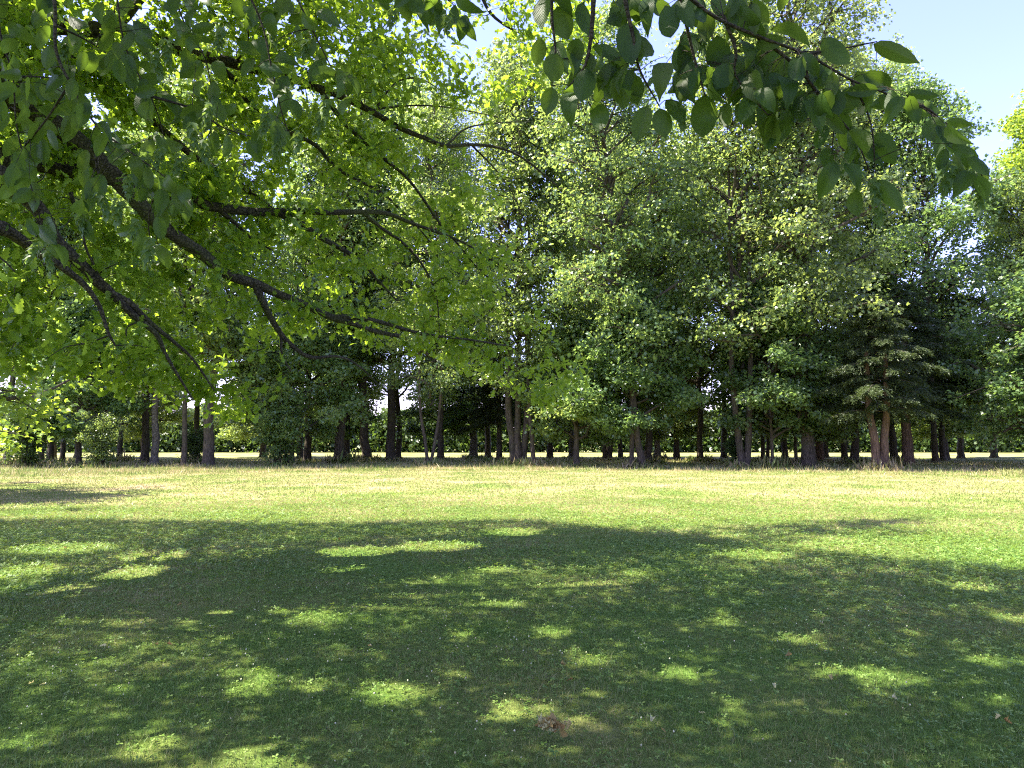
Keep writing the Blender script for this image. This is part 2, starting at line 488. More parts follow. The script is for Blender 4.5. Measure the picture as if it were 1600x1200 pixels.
def make_grass():
    V, Fq, Ft, n0 = [], [], [], 0
    t5 = np.array([[-0.5, 0, 0], [0.5, 0, 0], [-0.36, 0.55, 0.05], [0.36, 0.55, 0.05], [0, 1, 0.22]])
    f5 = [np.array([[0, 1, 3, 2]]), np.array([[2, 3, 4]])]
    t3 = np.array([[-0.5, 0, 0], [0.5, 0, 0], [0, 1, 0.15]])
    f3 = [np.array([[0, 1, 2]])]
    def put(p, h, wd, lean, tpl, tf):
        nonlocal n0
        n = len(p)
        az = rng.uniform(0, 2 * math.pi, n)
        ln = np.abs(rng.normal(0, lean, n))
        ax = np.stack([np.cos(az) * np.sin(ln), np.sin(az) * np.sin(ln), np.cos(ln)], 1)
        b = rng.uniform(0, 2 * math.pi, n)
        nr = np.stack([np.cos(b), np.sin(b), 0.2 * np.ones(n)], 1)
        v, fs = stamp(tpl, tf, p, ax, nr, h, wd)
        V.append(v)
        for f in fs:
            (Fq if f.shape[1] == 4 else Ft).append(f + n0)
        n0 += len(v)
    p = wedge(340000, 2.7, 9.0)
    k = 0.75 + 0.5 * np.sin(p[:, 0] * 2.1 + np.sin(p[:, 1] * 1.7) * 2) * np.sin(p[:, 1] * 2.6 + p[:, 0])
    put(p, rng.gamma(7, 0.0037, len(p)) * np.clip(k + 0.35, 0.6, 1.3), rng.uniform(0.002, 0.0043, len(p)), 0.95, t5, f5)
    p = wedge(330000, 9.0, 20.0)
    put(p, rng.gamma(7, 0.005, len(p)), rng.uniform(0.006, 0.011, len(p)), 0.9, t3, f3)
    p = wedge(240000, 20.0, 44.0)
    put(p, rng.gamma(9, 0.0052, len(p)), rng.uniform(0.014, 0.028, len(p)), 0.9, t3, f3)
    p = wedge(900, 2.8, 15.0)                          # single longer stems
    put(p, rng.uniform(0.07, 0.15, len(p)), 0.004 * np.ones(len(p)), 0.5, t5, f5)
    p = wedge(60000, 36.0, 58.0)                       # rough grass left round the trunks
    put(p, rng.gamma(5, 0.03, len(p)), rng.uniform(0.02, 0.04, len(p)), 0.5, t3, f3)
    o = link('grass', np_mesh('grass', np.concatenate(V), [np.concatenate(Fq), np.concatenate(Ft)]), M['blade'])
    o['kind'] = 'stuff'; o['label'] = 'short mown grass blades covering the lawn'; o['category'] = 'grass'
make_grass()

def make_clover():
    # trefoil: three rounded leaflets
    v, q = [], []
    for k in range(3):
        a = k * 2 * math.pi / 3
        pts = [(0, 0), (0.28, 0.40), (0.30, 0.78), (0, 0.95), (-0.30, 0.78), (-0.28, 0.40)]
        b = len(v)
        for x, y in pts:
            v.append((x * math.cos(a) - y * math.sin(a), x * math.sin(a) + y * math.cos(a), 0.12 * abs(x) + 0.1 * y))
        q += [(b, b + 1, b + 2, b + 3), (b, b + 3, b + 4, b + 5)]
    tv, tf = np.array(v, float), [np.array(q)]
    p = wedge(230000, 2.7, 24.0)
    dens = 0.5 + 0.5 * np.sin(p[:, 0] * 1.1 + 1.3 * np.sin(p[:, 1] * 0.7)) * np.sin(p[:, 1] * 0.9 + 0.6 * p[:, 0])
    p = p[rng.uniform(0, 1, len(p)) < (0.3 + 0.7 * dens) * np.interp(np.linalg.norm(p, axis=1), [3, 8, 24], [1, 1, 0.0])]
    n = len(p)
    p[:, 2] = rng.uniform(0.012, 0.042, n)
    nr = norm(np.stack([rng.normal(0, 0.5, n), rng.normal(0, 0.5, n), np.ones(n)], 1))
    az = rng.uniform(0, 6.28, n)
    ax = np.stack([np.cos(az), np.sin(az), np.zeros(n)], 1)
    d = np.linalg.norm(p, axis=1)
    vv, ff = stamp(tv, tf, p, ax, nr, rng.uniform(0.010, 0.024, n) * np.clip(d / 6, 1, 1.8))
    o = link('clover', np_mesh('clover', vv, ff), M['clover'])
    o['kind'] = 'stuff'; o['label'] = 'green clover leaves mixed into the near lawn'; o['category'] = 'clover'
    # flower heads
    v, f = [], []
    for i in range(3):
        for j in range(5):
            th = (i + 0.6) / 3.2 * math.pi; ph = j * 2 * math.pi / 5 + i * 0.6
            v.append((math.sin(th) * math.cos(ph), math.sin(th) * math.sin(ph), math.cos(th)))
    v += [(0, 0, 1.0)]
    for j in range(5):
        f.append((15, j, (j + 1) % 5))
    qd = [(i * 5 + j, (i + 1) * 5 + j, (i + 1) * 5 + (j + 1) % 5, i * 5 + (j + 1) % 5) for i in range(2) for j in range(5)]
    tv, tf = np.array(v, float), [np.array(qd), np.array(f)]
    p = wedge(6500, 2.9, 14.0)
    p = p[rng.uniform(0, 1, len(p)) < np.interp(p[:, 1], [3, 6, 14], [1, 0.8, 0.05])]
    dens = 0.5 + 0.5 * np.sin(p[:, 0] * 1.1 + 1.3 * np.sin(p[:, 1] * 0.7)) * np.sin(p[:, 1] * 0.9 + 0.6 * p[:, 0])
    p = p[(rng.uniform(0, 1, len(p)) < dens) & (rng.uniform(-5, 7, len(p)) > p[:, 0])]
    n = len(p)
    p[:, 2] = rng.uniform(0.03, 0.065, n)
    ax = norm(np.stack([rng.normal(0, 1, n), rng.normal(0, 1, n), 0.2 * np.ones(n)], 1))
    vv, ff = stamp(tv, tf, p, ax, np.tile([0.0, 0, 1.0], (n, 1)), rng.uniform(0.003, 0.0062, n))
    o = link('clover_flowers', np_mesh('clover_flowers', vv, ff), M['flower'])
    o['kind'] = 'stuff'; o['label'] = 'small white clover flower heads dotted over the lawn'; o['category'] = 'clover flowers'
make_clover()

# ------------------------------------------------------------------ dry leaves
def dry_leaf_mesh(name, curl, seed):
    r = np.random.default_rng(seed)
    tv, tf = T_OAK
    v = tv.copy()
    v[:, 0] *= 1.2
    v[:, 2] += curl * v[:, 0] ** 2 * 3 + 0.5 * curl * (v[:, 1] - 0.5) ** 2 + r.normal(0, 0.02, len(v))
    v[:, 1] -= 0.5
    return np_mesh(name, v, tf)
DRY = [dry_leaf_mesh('fallen_leaf', c, i) for i, c in enumerate((0.6, -0.5, 1.4))]
for m_ in DRY:
    m_.materials.append(M['dryleaf'])

def fallen_leaves():
    c = ground(860, 1160)
    root = empty('dry_leaf_clump', (c[0], c[1], 0), 'small brown clump of dry oak leaves heaped on the near grass', 'leaf clump')
    for k in range(32):
        o = bpy.data.objects.new('leaf', DRY[k % 3]); COL.objects.link(o); o.parent = root
        o.location = (RND.gauss(0, 0.03), RND.gauss(0, 0.02), 0.05 + RND.uniform(0, 0.05) + max(0, RND.gauss(0.015, 0.015)))
        o.rotation_euler = (RND.uniform(-1.3, 1.3), RND.uniform(-1.3, 1.3), RND.uniform(0, 6.28))
        s = RND.uniform(0.045, 0.07); o.scale = (s, s, s)
    spots = [(1037, 1157), (1018, 1140), (890, 1075), (880, 1050), (1210, 1085), (1300, 1072), (1308, 1068), (1232, 1036), (1098, 1126), (1398, 1105), (1560, 1135), (1575, 1143),
             (1262, 947), (1406, 938), (745, 859), (102, 862), (246, 847), (280, 954), (160, 1018), (66, 1080), (48, 1080), (530, 848), (386, 833), (578, 1018),
             (520, 915), (545, 918), (582, 925), (840, 925), (1180, 905), (1103, 905), (245, 1018), (265, 1018)]
    for px, py in spots:
        g = ground(px, py)
        o = bpy.data.objects.new('fallen_leaf', DRY[RND.randrange(3)]); COL.objects.link(o)
        o.location = (g[0], g[1], 0.05)
        o.rotation_euler = (RND.uniform(-0.5, 0.5), RND.uniform(-0.5, 0.5), RND.uniform(0, 6.28))
        s = RND.uniform(0.034, 0.052); o.scale = (s, s, s)
        o['label'] = 'single dry brown leaf lying loose in the lawn'
        o['category'] = 'fallen leaf'; o['group'] = 'single dry leaves scattered over the lawn'
fallen_leaves()

# ------------------------------------------------------------------ tree prototypes for the treeline
def spray_leaves(c, d, n, r, leaf, flat=0.65, up=0.7, droop=0.25):
    """leaf positions and frames for flattened sprays round the centres c (outward directions d)"""
    k = len(c)
    u = rng.normal(size=(k, n, 3))
    u = u / np.linalg.norm(u, axis=2, keepdims=True) * rng.uniform(0.15, 1, (k, n, 1)) ** 0.6
    u[..., 2] *= flat
    pos = c[:, None, :] + u * np.asarray(r).reshape(-1, 1, 1)
    pos[..., 2] -= droop * np.asarray(r).reshape(-1, 1) * (u[..., 0] ** 2 + u[..., 1] ** 2)
    ax = u * np.array([1, 1, 0.3]) + 0.5 * d[:, None, :] + rng.normal(0, 0.45, u.shape)
    ax[..., 2] -= 0.35
    nr = rng.normal(0, 0.75, u.shape) + np.array([0, 0, up])
    return pos.reshape(-1, 3), ax.reshape(-1, 3), nr.reshape(-1, 3)

def broadleaf_proto(H, base, R, nl, leaf=0.175, per=30, sub=6, spray=0.75, mat='leaf_mid', low=False, shape=0.45, tpl=T_MAPLE, up=0.5):
    tb = Tubes()
    C, D = [], []
    for i in range(nl):
        t = (i + RND.uniform(0.1, 0.9)) / nl
        z0 = base + (H * 0.93 - base) * t ** 0.95
        prof = math.sqrt(max(0.05, 1 - ((t - shape) / (0.62 if t > shape else 0.75)) ** 2))
        L = R * prof * RND.uniform(0.65, 1.15)
        az = i * 2.4 + RND.uniform(-0.6, 0.6)
        el = math.radians((8 if low else 26) + 46 * t + RND.uniform(-12, 14))
        h = np.array([math.cos(az), math.sin(az), 0])
        z0s = max(0.6 * base, z0 - L * math.sin(el) * 0.6)
        pts = [np.array([0, 0, z0s])]
        for s in (0.25, 0.5, 0.75, 1.0):
            e = math.sin(el) * L * s - (0.14 + 0.1 * (1 - t)) * L * s * s * (1 - t)
            pts.append(h * L * s * math.cos(el) + np.array([RND.gauss(0, 0.06) * L, RND.gauss(0, 0.06) * L, z0s + e + RND.gauss(0, 0.03) * L]))
        r0 = 0.018 * L + 0.025
        pp, rr = tb.add(pts, [r0, r0 * 0.8, r0 * 0.6, r0 * 0.4, r0 * 0.18], sides=5, smooth=2)
        tip = pts[-1]
        C.append(tip); D.append(h)
        for k in range(sub):
            s = RND.uniform(0.25, 0.95)
            p0 = pp[int(s * (len(pp) - 1))]
            a2 = az + RND.choice((-1, 1)) * RND.uniform(0.3, 1.3)
            l2 = L * RND.uniform(0.25, 0.5) * (1.1 - 0.5 * s) + 0.3
            h2 = np.array([math.cos(a2), math.sin(a2), RND.uniform(-0.15, 0.45)])
            p2 = p0 + h2 * l2
            pm = (p0 + p2) / 2 + np.array([0, 0, 0.08 * l2])
            p2 = p2 - np.array([0, 0, 0.1 * l2])
            tb.add([p0, pm, p2], [r0 * 0.35, r0 * 0.22, r0 * 0.08], sides=3, smooth=1)
            hh = np.array([math.cos(a2), math.sin(a2), 0])
            C.append(p2); D.append(hh)
            C.append(pm + rng.normal(0, 0.25, 3)); D.append(hh)
            if RND.random() < 0.5:
                C.append(p2 + rng.normal(0, 0.45, 3) * np.array([1, 1, 0.6])); D.append(hh)
    C, D = np.array(C), np.array(D)
    r = spray * rng.uniform(0.7, 1.25, len(C))
    pos, ax, nr = spray_leaves(C, D, per, r, leaf, up=up)
    lv, lf = stamp(tpl[0], tpl[1], pos, ax, nr, leaf * rng.uniform(0.7, 1.25, len(pos)))
    return dict(H=H, limbs=tb.mesh('branches'), crown=np_mesh('crown', lv, lf), mat=M[mat])

def conifer_proto(H, base, R, nb=90):
    tb = Tubes()
    P, A, NN, S = [], [], [], []
    for i in range(nb):
        t = (i + RND.uniform(0, 1)) / nb
        z0 = base + (H - base) * t
        L = R * (1 - t ** 2.2) ** 0.8 * RND.uniform(0.45, 1.15) + 0.5
        az = i * 2.4 + RND.uniform(-0.4, 0.4)
        h = np.array([math.cos(az), math.sin(az), 0])
        pts = [np.array([0, 0, z0]) + h * L * s + np.array([0, 0, L * (0.10 * s - 0.28 * s * s) + RND.gauss(0, 0.04)]) for s in (0, 0.35, 0.7, 1)]
        pp, rr = tb.add(pts, [0.05, 0.035, 0.022, 0.008], sides=4, smooth=2)
        side = np.array([-h[1], h[0], 0])
        m = int(10 + L * 9)
        for k in range(m):
            s = RND.uniform(0.12, 1)
            q = pts[0] + (pts[-1] - pts[0]) * s
            q[2] = z0 + L * (0.10 * s - 0.28 * s * s)
            ll = (1.15 - s) * L * 0.34 + 0.28
            d = side * RND.choice((-1, 1)) * RND.uniform(0.5, 1) + h * 0.6 + np.array([0, 0, RND.uniform(-0.5, 0.05)])
            d = d / np.linalg.norm(d)
            nlf = int(14 + ll * 24)
            s2 = rng.uniform(0.05, 1, nlf)
            pos = q + d * (ll * s2)[:, None] + np.array([0, 0, -0.35]) * (ll * s2 ** 2)[:, None] + rng.normal(0, 0.05, (nlf, 3))
            P.append(pos)
            sg = np.where(rng.uniform(0, 1, nlf) < 0.5, -1, 1)[:, None]
            A.append(d + sg * np.cross(d, [0, 0, 1.0]) * 0.8 + np.array([0, 0, -0.35]) + rng.normal(0, 0.3, (nlf, 3)))
            NN.append(np.array([0, 0, 1.0]) + rng.normal(0, 0.45, (nlf, 3)))
            S.append(rng.uniform(0.14, 0.28, nlf))
    P, A, NN, S = (np.concatenate(a) for a in (P, A, NN, S))
    tv = np.array([[0, 0, 0], [0.5, 0.3, 0], [0.35, 0.75, -0.03], [0, 1, -0.1], [-0.35, 0.75, -0.03], [-0.5, 0.3, 0]])
    lv, lf = stamp(tv, [np.array([[0, 1, 2, 3], [0, 3, 4, 5]])], P, A, NN, S * 0.85, S * 0.24)
    return dict(H=H, limbs=tb.mesh('branches'), crown=np_mesh('crown', lv, lf), mat=M['needle'])

def shrub_proto(H, R, stems=16, mat='hedge'):
    tb = Tubes(); C, D = [], []
    for i in range(stems):
        az = RND.uniform(0, 6.28); rr = R * RND.uniform(0.25, 1.0)
        b = np.array([math.cos(az) * 0.28 * R * RND.random(), math.sin(az) * 0.28 * R * RND.random(), 0])
        e = np.array([math.cos(az) * rr, math.sin(az) * rr, H * RND.uniform(0.55, 1.0)])
        m = (b + e) / 2 + np.array([-0.12 * math.cos(az), -0.12 * math.sin(az), 0.14]) * H
        pp, _ = tb.add([b, m, e], [0.03, 0.022, 0.008], sides=4, smooth=4)
        h = np.array([math.cos(az), math.sin(az), 0.2])
        for k in range(11):
            s = RND.uniform(0.15, 1)
            C.append(pp[int(s * (len(pp) - 1))] + rng.normal(0, 0.25, 3)); D.append(h)
    C, D = np.array(C), np.array(D)
    C[:, 2] = np.maximum(C[:, 2], 0.25)
    pos, ax, nr = spray_leaves(C, D, 40, 0.42 * rng.uniform(0.7, 1.3, len(C)), 0.12, flat=0.6)
    pos[:, 2] = np.maximum(pos[:, 2], 0.06)
    lv, lf = stamp(T_RHOMB[0], T_RHOMB[1], pos, ax, nr, rng.uniform(0.09, 0.16, len(pos)))
    return dict(H=H, limbs=tb.mesh('branches'), crown=np_mesh('crown', lv, lf), mat=M[mat])

PROTO = {
    'tall': [broadleaf_proto(23, 6.2, 4.6, 46, mat='leaf_mid'), broadleaf_proto(25, 5.8, 4.3, 48, mat='leaf_light', shape=0.5),
             broadleaf_proto(22, 5.6, 4.8, 44, mat='leaf_cool', shape=0.35), broadleaf_proto(24, 6.2, 4.5, 44, mat='leaf_mid', shape=0.6)],
    'great': [broadleaf_proto(29, 7.0, 5.8, 54, mat='leaf_light', shape=0.5, sub=7), broadleaf_proto(28, 6.5, 5.2, 52, mat='leaf_mid', shape=0.55, sub=7)],
    'slim': [broadleaf_proto(20, 4.5, 2.9, 40, leaf=0.12, per=52, spray=0.6, mat='leaf_light', tpl=T_RHOMB, up=0.4), broadleaf_proto(19, 3.2, 3.1, 40, leaf=0.12, per=52, spray=0.6, mat='leaf_mid', tpl=T_RHOMB, up=0.4)],
    'small': [broadleaf_proto(9, 1.9, 3.6, 26, per=52, spray=0.62, mat='leaf_light', shape=0.3, up=1.0), broadleaf_proto(10, 2.2, 3.4, 28, per=52, spray=0.62, mat='leaf_cool', shape=0.3, up=1.0)],
    'conifer': [conifer_proto(13, 4.2, 3.9, 56), conifer_proto(12, 3.6, 3.5, 52)],
    'shrub': [shrub_proto(3.6, 1.7), shrub_proto(4.6, 2.0, 18, 'leaf_mid')],
    'bright': [broadleaf_proto(24, 4.0, 6.0, 46, mat='leaf_bright', per=56, sub=8)],
    'edge': [broadleaf_proto(11, 1.9, 6.3, 36, mat='leaf_bright', per=52, shape=0.15, up=1.0), broadleaf_proto(14, 2.0, 7.4, 56, mat='leaf_cool', per=56, sub=8, shape=0.3, up=1.0)],
}
for lst in PROTO.values():
    for pr in lst:
        pr['crown'].materials.append(pr['mat']); pr['limbs'].materials.append(M['bark'])

def trunk_mesh(r0, H, style='single'):
    tb = Tubes()
    def one(off, rr, top, spread):
        zs = np.array([-0.05, 0.06, 0.25, 0.7, 1.6, 3.2, 6, 9, 13, 18, 24])
        zs = zs[zs < top]
        fl = np.array([1.75, 1.5, 1.22, 1.08, 1.0, 0.94, 0.84, 0.72, 0.55, 0.36, 0.2])[:len(zs)]
        fl = fl * (1 - 0.75 * (np.maximum(zs, 0) / (top * 1.12)) ** 1.3)
        wob = rng.normal(0, 0.35, (len(zs), 2)) * rr * np.minimum(1, np.maximum(zs, 0) / 3)[:, None]
        k = np.minimum(np.maximum(zs, 0) / 4.0, 1.0)
        pts = np.stack([off[0] + spread[0] * k + wob[:, 0], off[1] + spread[1] * k + wob[:, 1], zs], 1)
        tb.add(pts, rr * fl, sides=11, smooth=3, wob=0.045)
    if style == 'single':
        one((0, 0), r0, H * 0.93, (0, 0))
    elif style == 'triple':
        for a, b in ((-0.62, 0.0), (0.02, -0.15), (0.62, 0.1)):
            one((a * r0, b * r0), r0 * 0.5, H * 0.9, (a * 0.6, 0.2 * b))
    elif style == 'double':
        for a, b in ((-0.42, 0.0), (0.42, 0.15)):
            one((a * r0, b * r0), r0 * 0.62, H * 0.92, (a * 0.9, 0))
    elif style == 'fork':
        for a in (-0.4, 0.4):
            one((a * r0, 0), r0 * 0.55, H * 0.8, (a * 1.5, 0.1))
    return tb.mesh('trunk')

def place_tree(px, py, wpx, kind, H, label, pi=None, lean=(0, 0), style='single', bark='bark', loc=None, name=None, group=None, cat='tree', rz=None):
    g = ground(px, py) if loc is None else np.array(loc, float)
    lst = PROTO[kind]
    pr = lst[RND.randrange(len(lst)) if pi is None else pi]
    nm = name or {'tall': 'broadleaf_tree', 'great': 'broadleaf_tree', 'slim': 'slender_tree', 'small': 'young_tree', 'conifer': 'conifer_tree', 'shrub': 'shrub', 'bright': 'maple_tree', 'edge': 'maple_tree'}[kind]
    root = empty(nm, tuple(g), label, cat, group)
    root.rotation_euler = (math.radians(lean[1]), math.radians(lean[0]), 0)
    if kind in ('tall', 'slim') and px < 1000: H *= 1.45 if 600 < px < 860 else (1.25 if px > 500 else 1.14)
    s = H / pr['H']
    if kind != 'shrub':
        r0 = wpx * g[1] / F / 2
        link('trunk', trunk_mesh(r0, H, style), M[bark], root)
    z = RND.uniform(0, 6.28) if rz is None else rz
    for nm2, me in (('branches' if kind != 'shrub' else 'stems', pr['limbs']), ('crown', pr['crown'])):
        o = bpy.data.objects.new(nm2, me); COL.objects.link(o); o.parent = root
        o.scale = (s, s, s); o.rotation_euler = (0, 0, z)
    return root

GT = 'trees of the treeline across the lawn'
#       px   py   w  kind     H   label
ROW = [
    (10, 727, 10, 'tall', 22, 'dark trunked tree at the left edge of the treeline, behind the pale low maple branch', {}),
    (42, 731, 0, 'shrub', 3.9, 'dark multi-stemmed shrub at the left end of the treeline', {'pi': 0}),
    (64, 725, 8, 'slim', 20, 'slim tree just right of the leftmost dark shrub', {}),
    (97, 723, 7, 'tall', 21, 'narrow trunked tree halfway between the two dark shrubs on the left', {}),
    (123, 729, 8, 'small', 9.5, 'young tree with layered grey green leaves and leaning dark trunk, left of the second shrub', {'pi': 1, 'lean': (-3, 0)}),
    (155, 731, 0, 'shrub', 3.4, 'round bushy shrub of many stems, second from the left along the treeline', {'pi': 1}),
    (187, 722, 7, 'slim', 19, 'slender tree right behind the second shrub, its trunk lit on one side', {}),
    (226, 726, 11, 'tall', 23, 'straight dark tree standing close beside a rough pale trunk on the left', {'pi': 0}),
    (241, 728, 11, 'slim', 19, 'birch-like tree with rough pale flaking trunk on the left of the treeline', {'bark': 'birch', 'pi': 0}),
    (287, 729, 8, 'tall', 21, 'grey narrow trunked tree just left of the big flared trunk', {'pi': 2}),
    (303, 727, 0, 'shrub', 2.6, 'clump of thin dark stems between a narrow trunk and the big flared trunk', {'pi': 0}),
    (325, 729, 16, 'tall', 24, 'thick grey trunked tree with flared foot, largest trunk on the left half', {'pi': 1}),
    (436, 728, 0, 'shrub', 5.2, 'tall dense shrub leafy down to the ground, largest of the shrubs', {'pi': 1}),
    (456, 726, 7, 'small', 10, 'small leafy tree rising out of the right side of the largest shrub', {'pi': 0}),
    (480, 722, 11, 'tall', 21, 'short dark trunk tree right of the largest shrub with low leaves', {'pi': 2}),
    (529, 724, 15, 'tall', 22, 'wide straight brown trunk tree right of the largest shrub, thinner trunk behind it', {'pi': 3}),
    (541, 719, 9, 'slim', 20, 'thinner grey trunk tree peeping out right behind the wide straight brown trunk', {}),
    (573, 721, 14, 'tall', 22, 'tree with thick trunk leaning left above a flared foot, left of centre', {'pi': 1, 'lean': (-2.5, 0)}),
    (610, 721, 14, 'tall', 21, 'straight thick trunk tree with tall grass tuft at its foot, left of centre', {'pi': 2}),
    (671, 727, 9, 'slim', 17, 'slender tree forking low into a narrow V', {'style': 'fork', 'pi': 1}),
    (687, 721, 8, 'slim', 19, 'thin dark tree just right of the low V-forked slender tree', {'pi': 0}),
    (740, 717, 12, 'conifer', 10, 'feathery dark conifer with rough pale trunk, left of the middle', {'bark': 'birch', 'pi': 1}),
    (780, 721, 9, 'conifer', 9, 'dark conifer with a plain thin trunk, just left of the triple trunk', {'pi': 1}),
    (810, 727, 22, 'tall', 19, 'tree of three dark trunks fused at the foot, near the middle', {'style': 'triple', 'pi': 0}),
    (834, 728, 7, 'slim', 17, 'thin leaning trunk tree just right of the triple trunk', {'pi': 1, 'lean': (-3, 0)}),
    (893, 717, 9, 'slim', 18, 'tree hidden behind the dark trunk under the pale drooping leaves, middle of the treeline', {'bark': 'birch', 'pi': 0}),
    (901, 729, 9, 'small', 8.8, 'young tree with pale drooping leaves over a dark straight trunk, middle of the treeline', {'pi': 0}),
    (949, 719, 13, 'tall', 23, 'tree of two trunks splitting low in a V, right of the middle', {'style': 'fork', 'pi': 1}),
    (970, 717, 7, 'slim', 22, 'thin crooked dark tree behind and right of the low V trunk', {'pi': 1, 'lean': (-2, 0)}),
    (987, 731, 7, 'small', 10.5, 'upright dark trunk young tree, leftmost of three close trunks by the bare earth', {'pi': 1}),
    (1003, 731, 11, 'great', 28, 'trunk leaning left, middle one of three close trunks by the bare earth', {'pi': 1, 'lean': (-6, 0)}),
    (1012, 725, 11, 'tall', 24, 'dark brown trunk leaning right, rightmost of three close trunks by the bare earth', {'pi': 0, 'lean': (2, 0)}),
    (1027, 718, 9, 'slim', 23, 'rough pale trunk tree behind the three close trunks', {'bark': 'birch', 'pi': 0}),
    (1094, 722, 9, 'tall', 24, 'lone dark trunk tree standing in the gap behind the bare earth patch', {'pi': 2}),
    (1150, 730, 0, 'shrub', 2.2, 'low dark bush hugging the foot of a ridged thick trunk on the right', {'pi': 0}),
    (1163, 731, 17, 'great', 29, 'thick ridged trunk tree with a low dark bush at its left foot', {'style': 'double', 'pi': 1}),
    (1192, 723, 6, 'slim', 21, 'left one of two thin stems close together, right of the ridged trunk', {'pi': 1}),
    (1200, 718, 5, 'slim', 20, 'right one of two thin stems close together, half hidden behind its neighbour', {'pi': 0}),
    (1207, 731, 5, 'small', 10.5, 'very thin straight young tree with low bright leaves, in front of two thin stems', {'pi': 1}),
    (1244, 728, 5, 'small', 10, 'thin young tree just left of the massive smooth grey trunk', {'pi': 0}),
    (1264, 731, 20, 'great', 31, 'massive smooth grey trunk tree, tallest of the treeline on the right', {'pi': 0}),
    (1281, 722, 12, 'great', 31, 'reddish trunk tree tucked behind the massive smooth grey trunk', {'bark': 'barkred', 'pi': 1}),
    (1335, 726, 12, 'conifer', 9, 'conifer with dark leaning trunk and a grassy foot, right side', {'pi': 0, 'lean': (2, 0)}),
    (1376, 735, 21, 'conifer', 9, 'big dark conifer with double ridged trunk, foremost of the treeline on the right', {'pi': 0, 'bark': 'barkred', 'style': 'double'}),
    (1398, 721, 11, 'great', 31, 'tree with pale sunlit trunk between two dark conifer trunks', {'pi': 1}),
    (1419, 729, 16, 'conifer', 10.5, 'conifer with reddish shaggy trunk, rightmost trunk in view', {'pi': 1, 'bark': 'barkred'}),
]
for px, py, wd, kind, H, lab, kw in ROW:
    cat = 'shrub' if kind == 'shrub' else ('conifer' if kind == 'conifer' else 'tree')
    place_tree(px, py, wd, kind, H, lab, group=GT if kind != 'shrub' else 'shrubs along the treeline', cat=cat, **kw)

def undergrowth():
    P, H = [], []
    for px, py, wd, kind, *_ in ROW:
        g = ground(px, py); n = RND.randint(120, 420); rr = 0.35 + wd * g[1] / F * 0.5
        a = rng.uniform(0, 6.28, n); d = rr * rng.uniform(0.75, 1.0, n) + np.abs(rng.normal(0, 0.28, n))
        P.append(np.stack([g[0] + d * np.cos(a), g[1] + d * np.sin(a), np.zeros(n)], 1)); H.append(rng.gamma(6, RND.uniform(0.025, 0.07), n))
    P, H = np.concatenate(P), np.concatenate(H); n = len(P)
    ax = norm(np.stack([rng.normal(0, 0.4, n), rng.normal(0, 0.4, n), np.ones(n)], 1))
    tv = np.array([[0, 0, 0], [0.5, 0.4, 0.03], [0, 1, 0.2], [-0.5, 0.4, 0.03]])
    v, f = stamp(tv, [np.array([[0, 1, 2, 3]])], P, ax, rng.normal(size=(n, 3)), H, 0.04 + 0.10 * H)
    o = link('undergrowth', np_mesh('undergrowth', v, f), M['blade'])
    o['kind'] = 'stuff'; o['label'] = 'tall grass and weeds left standing round the trunk feet'; o['category'] = 'undergrowth'
undergrowth()

# trees standing at the frame edges, their trunks beyond the picture
place_tree(0, 0, 16, 'edge', 11.2, 'low spreading maple with bright lime leaves reaching in at the left edge', loc=(-18.4, 18.8, 0), group=None, pi=0)
place_tree(0, 0, 22, 'edge', 15, 'broad dark green maple on the right edge, leaves to head height', pi=1, loc=(31.5, 37.5, 0))
place_tree(0, 0, 22, 'bright', 28, 'bright yellow green maple against the sky at the upper right corner', loc=(38.5, 50, 0), rz=1.0)
# further trees filling the strip behind the front trunks
BACK = [(-24, 55, 21, 'tall'), (-17, 58, 20, 'slim'), (-9, 57, 19, 'tall'), (-2, 60, 17, 'slim'), (8, 60, 22, 'tall'), (17, 58, 24, 'tall'), (31, 52, 14, 'conifer'), (-33, 52, 20, 'tall'), (36, 58, 12, 'tall'),
        (-36, 60, 10, 'small'), (-29, 57, 9.5, 'small'), (-21, 61, 10, 'small'), (-13, 54, 9, 'small'), (-5.5, 56, 9.5, 'small'), (3, 57, 10, 'small'), (12.5, 55, 9.5, 'small'), (21.5, 57, 10, 'small'), (26, 60, 11, 'small'), (33, 55, 10, 'small'),
        (40, 60, 10, 'small'), (-30, 47, 22, 'tall'), (27.5, 47, 24, 'tall'), (23, 50, 27, 'great'), (33, 46, 17, 'tall')]
BLAB = ['tall tree in the back row behind the left dark shrubs', 'slender tree in the back row behind the big flared trunk', 'tall tree in the back row left of centre behind the largest shrub',
        'slender tree in the back row behind the triple trunk', 'tall tree in the back row behind the three close trunks', 'tall tree in the back row behind the ridged trunk',
        'dark conifer in the back row behind the rightmost trunk', 'tree in the back row at the far left edge', 'tree in the back row at the right edge behind the dark green maple',
        'low tree in the back row at the far left, in front of the hedge', 'low tree in the back row between the first two thin trunks on the left', 'low tree in the back row between the second shrub and the straight dark tree',
        'low tree in the back row right of the big flared trunk', 'low tree in the back row between the thick leaning trunk and the grass tufted trunk', 'low tree in the back row right of the triple trunk',
        'low tree in the back row left of the lone trunk in the gap', 'low tree in the back row left of the massive grey trunk', 'low tree in the back row right of the massive grey trunk',
        'low tree in the back row right of the rightmost trunk', 'low tree in the back row at the far right, in front of the hedge',
        'tall tree rising behind the leftmost dark shrub', 'tall tree rising behind the foremost dark conifer', 'very tall tree rising behind the right hand conifers', 'medium tall tree beyond the rightmost conifer, against the sky']
for (x, y, H, kind), lab in zip(BACK, BLAB):
    place_tree(0, 0, 9, kind, H, lab, loc=(x, y, 0), group=GT, cat='conifer' if kind == 'conifer' else 'tree')

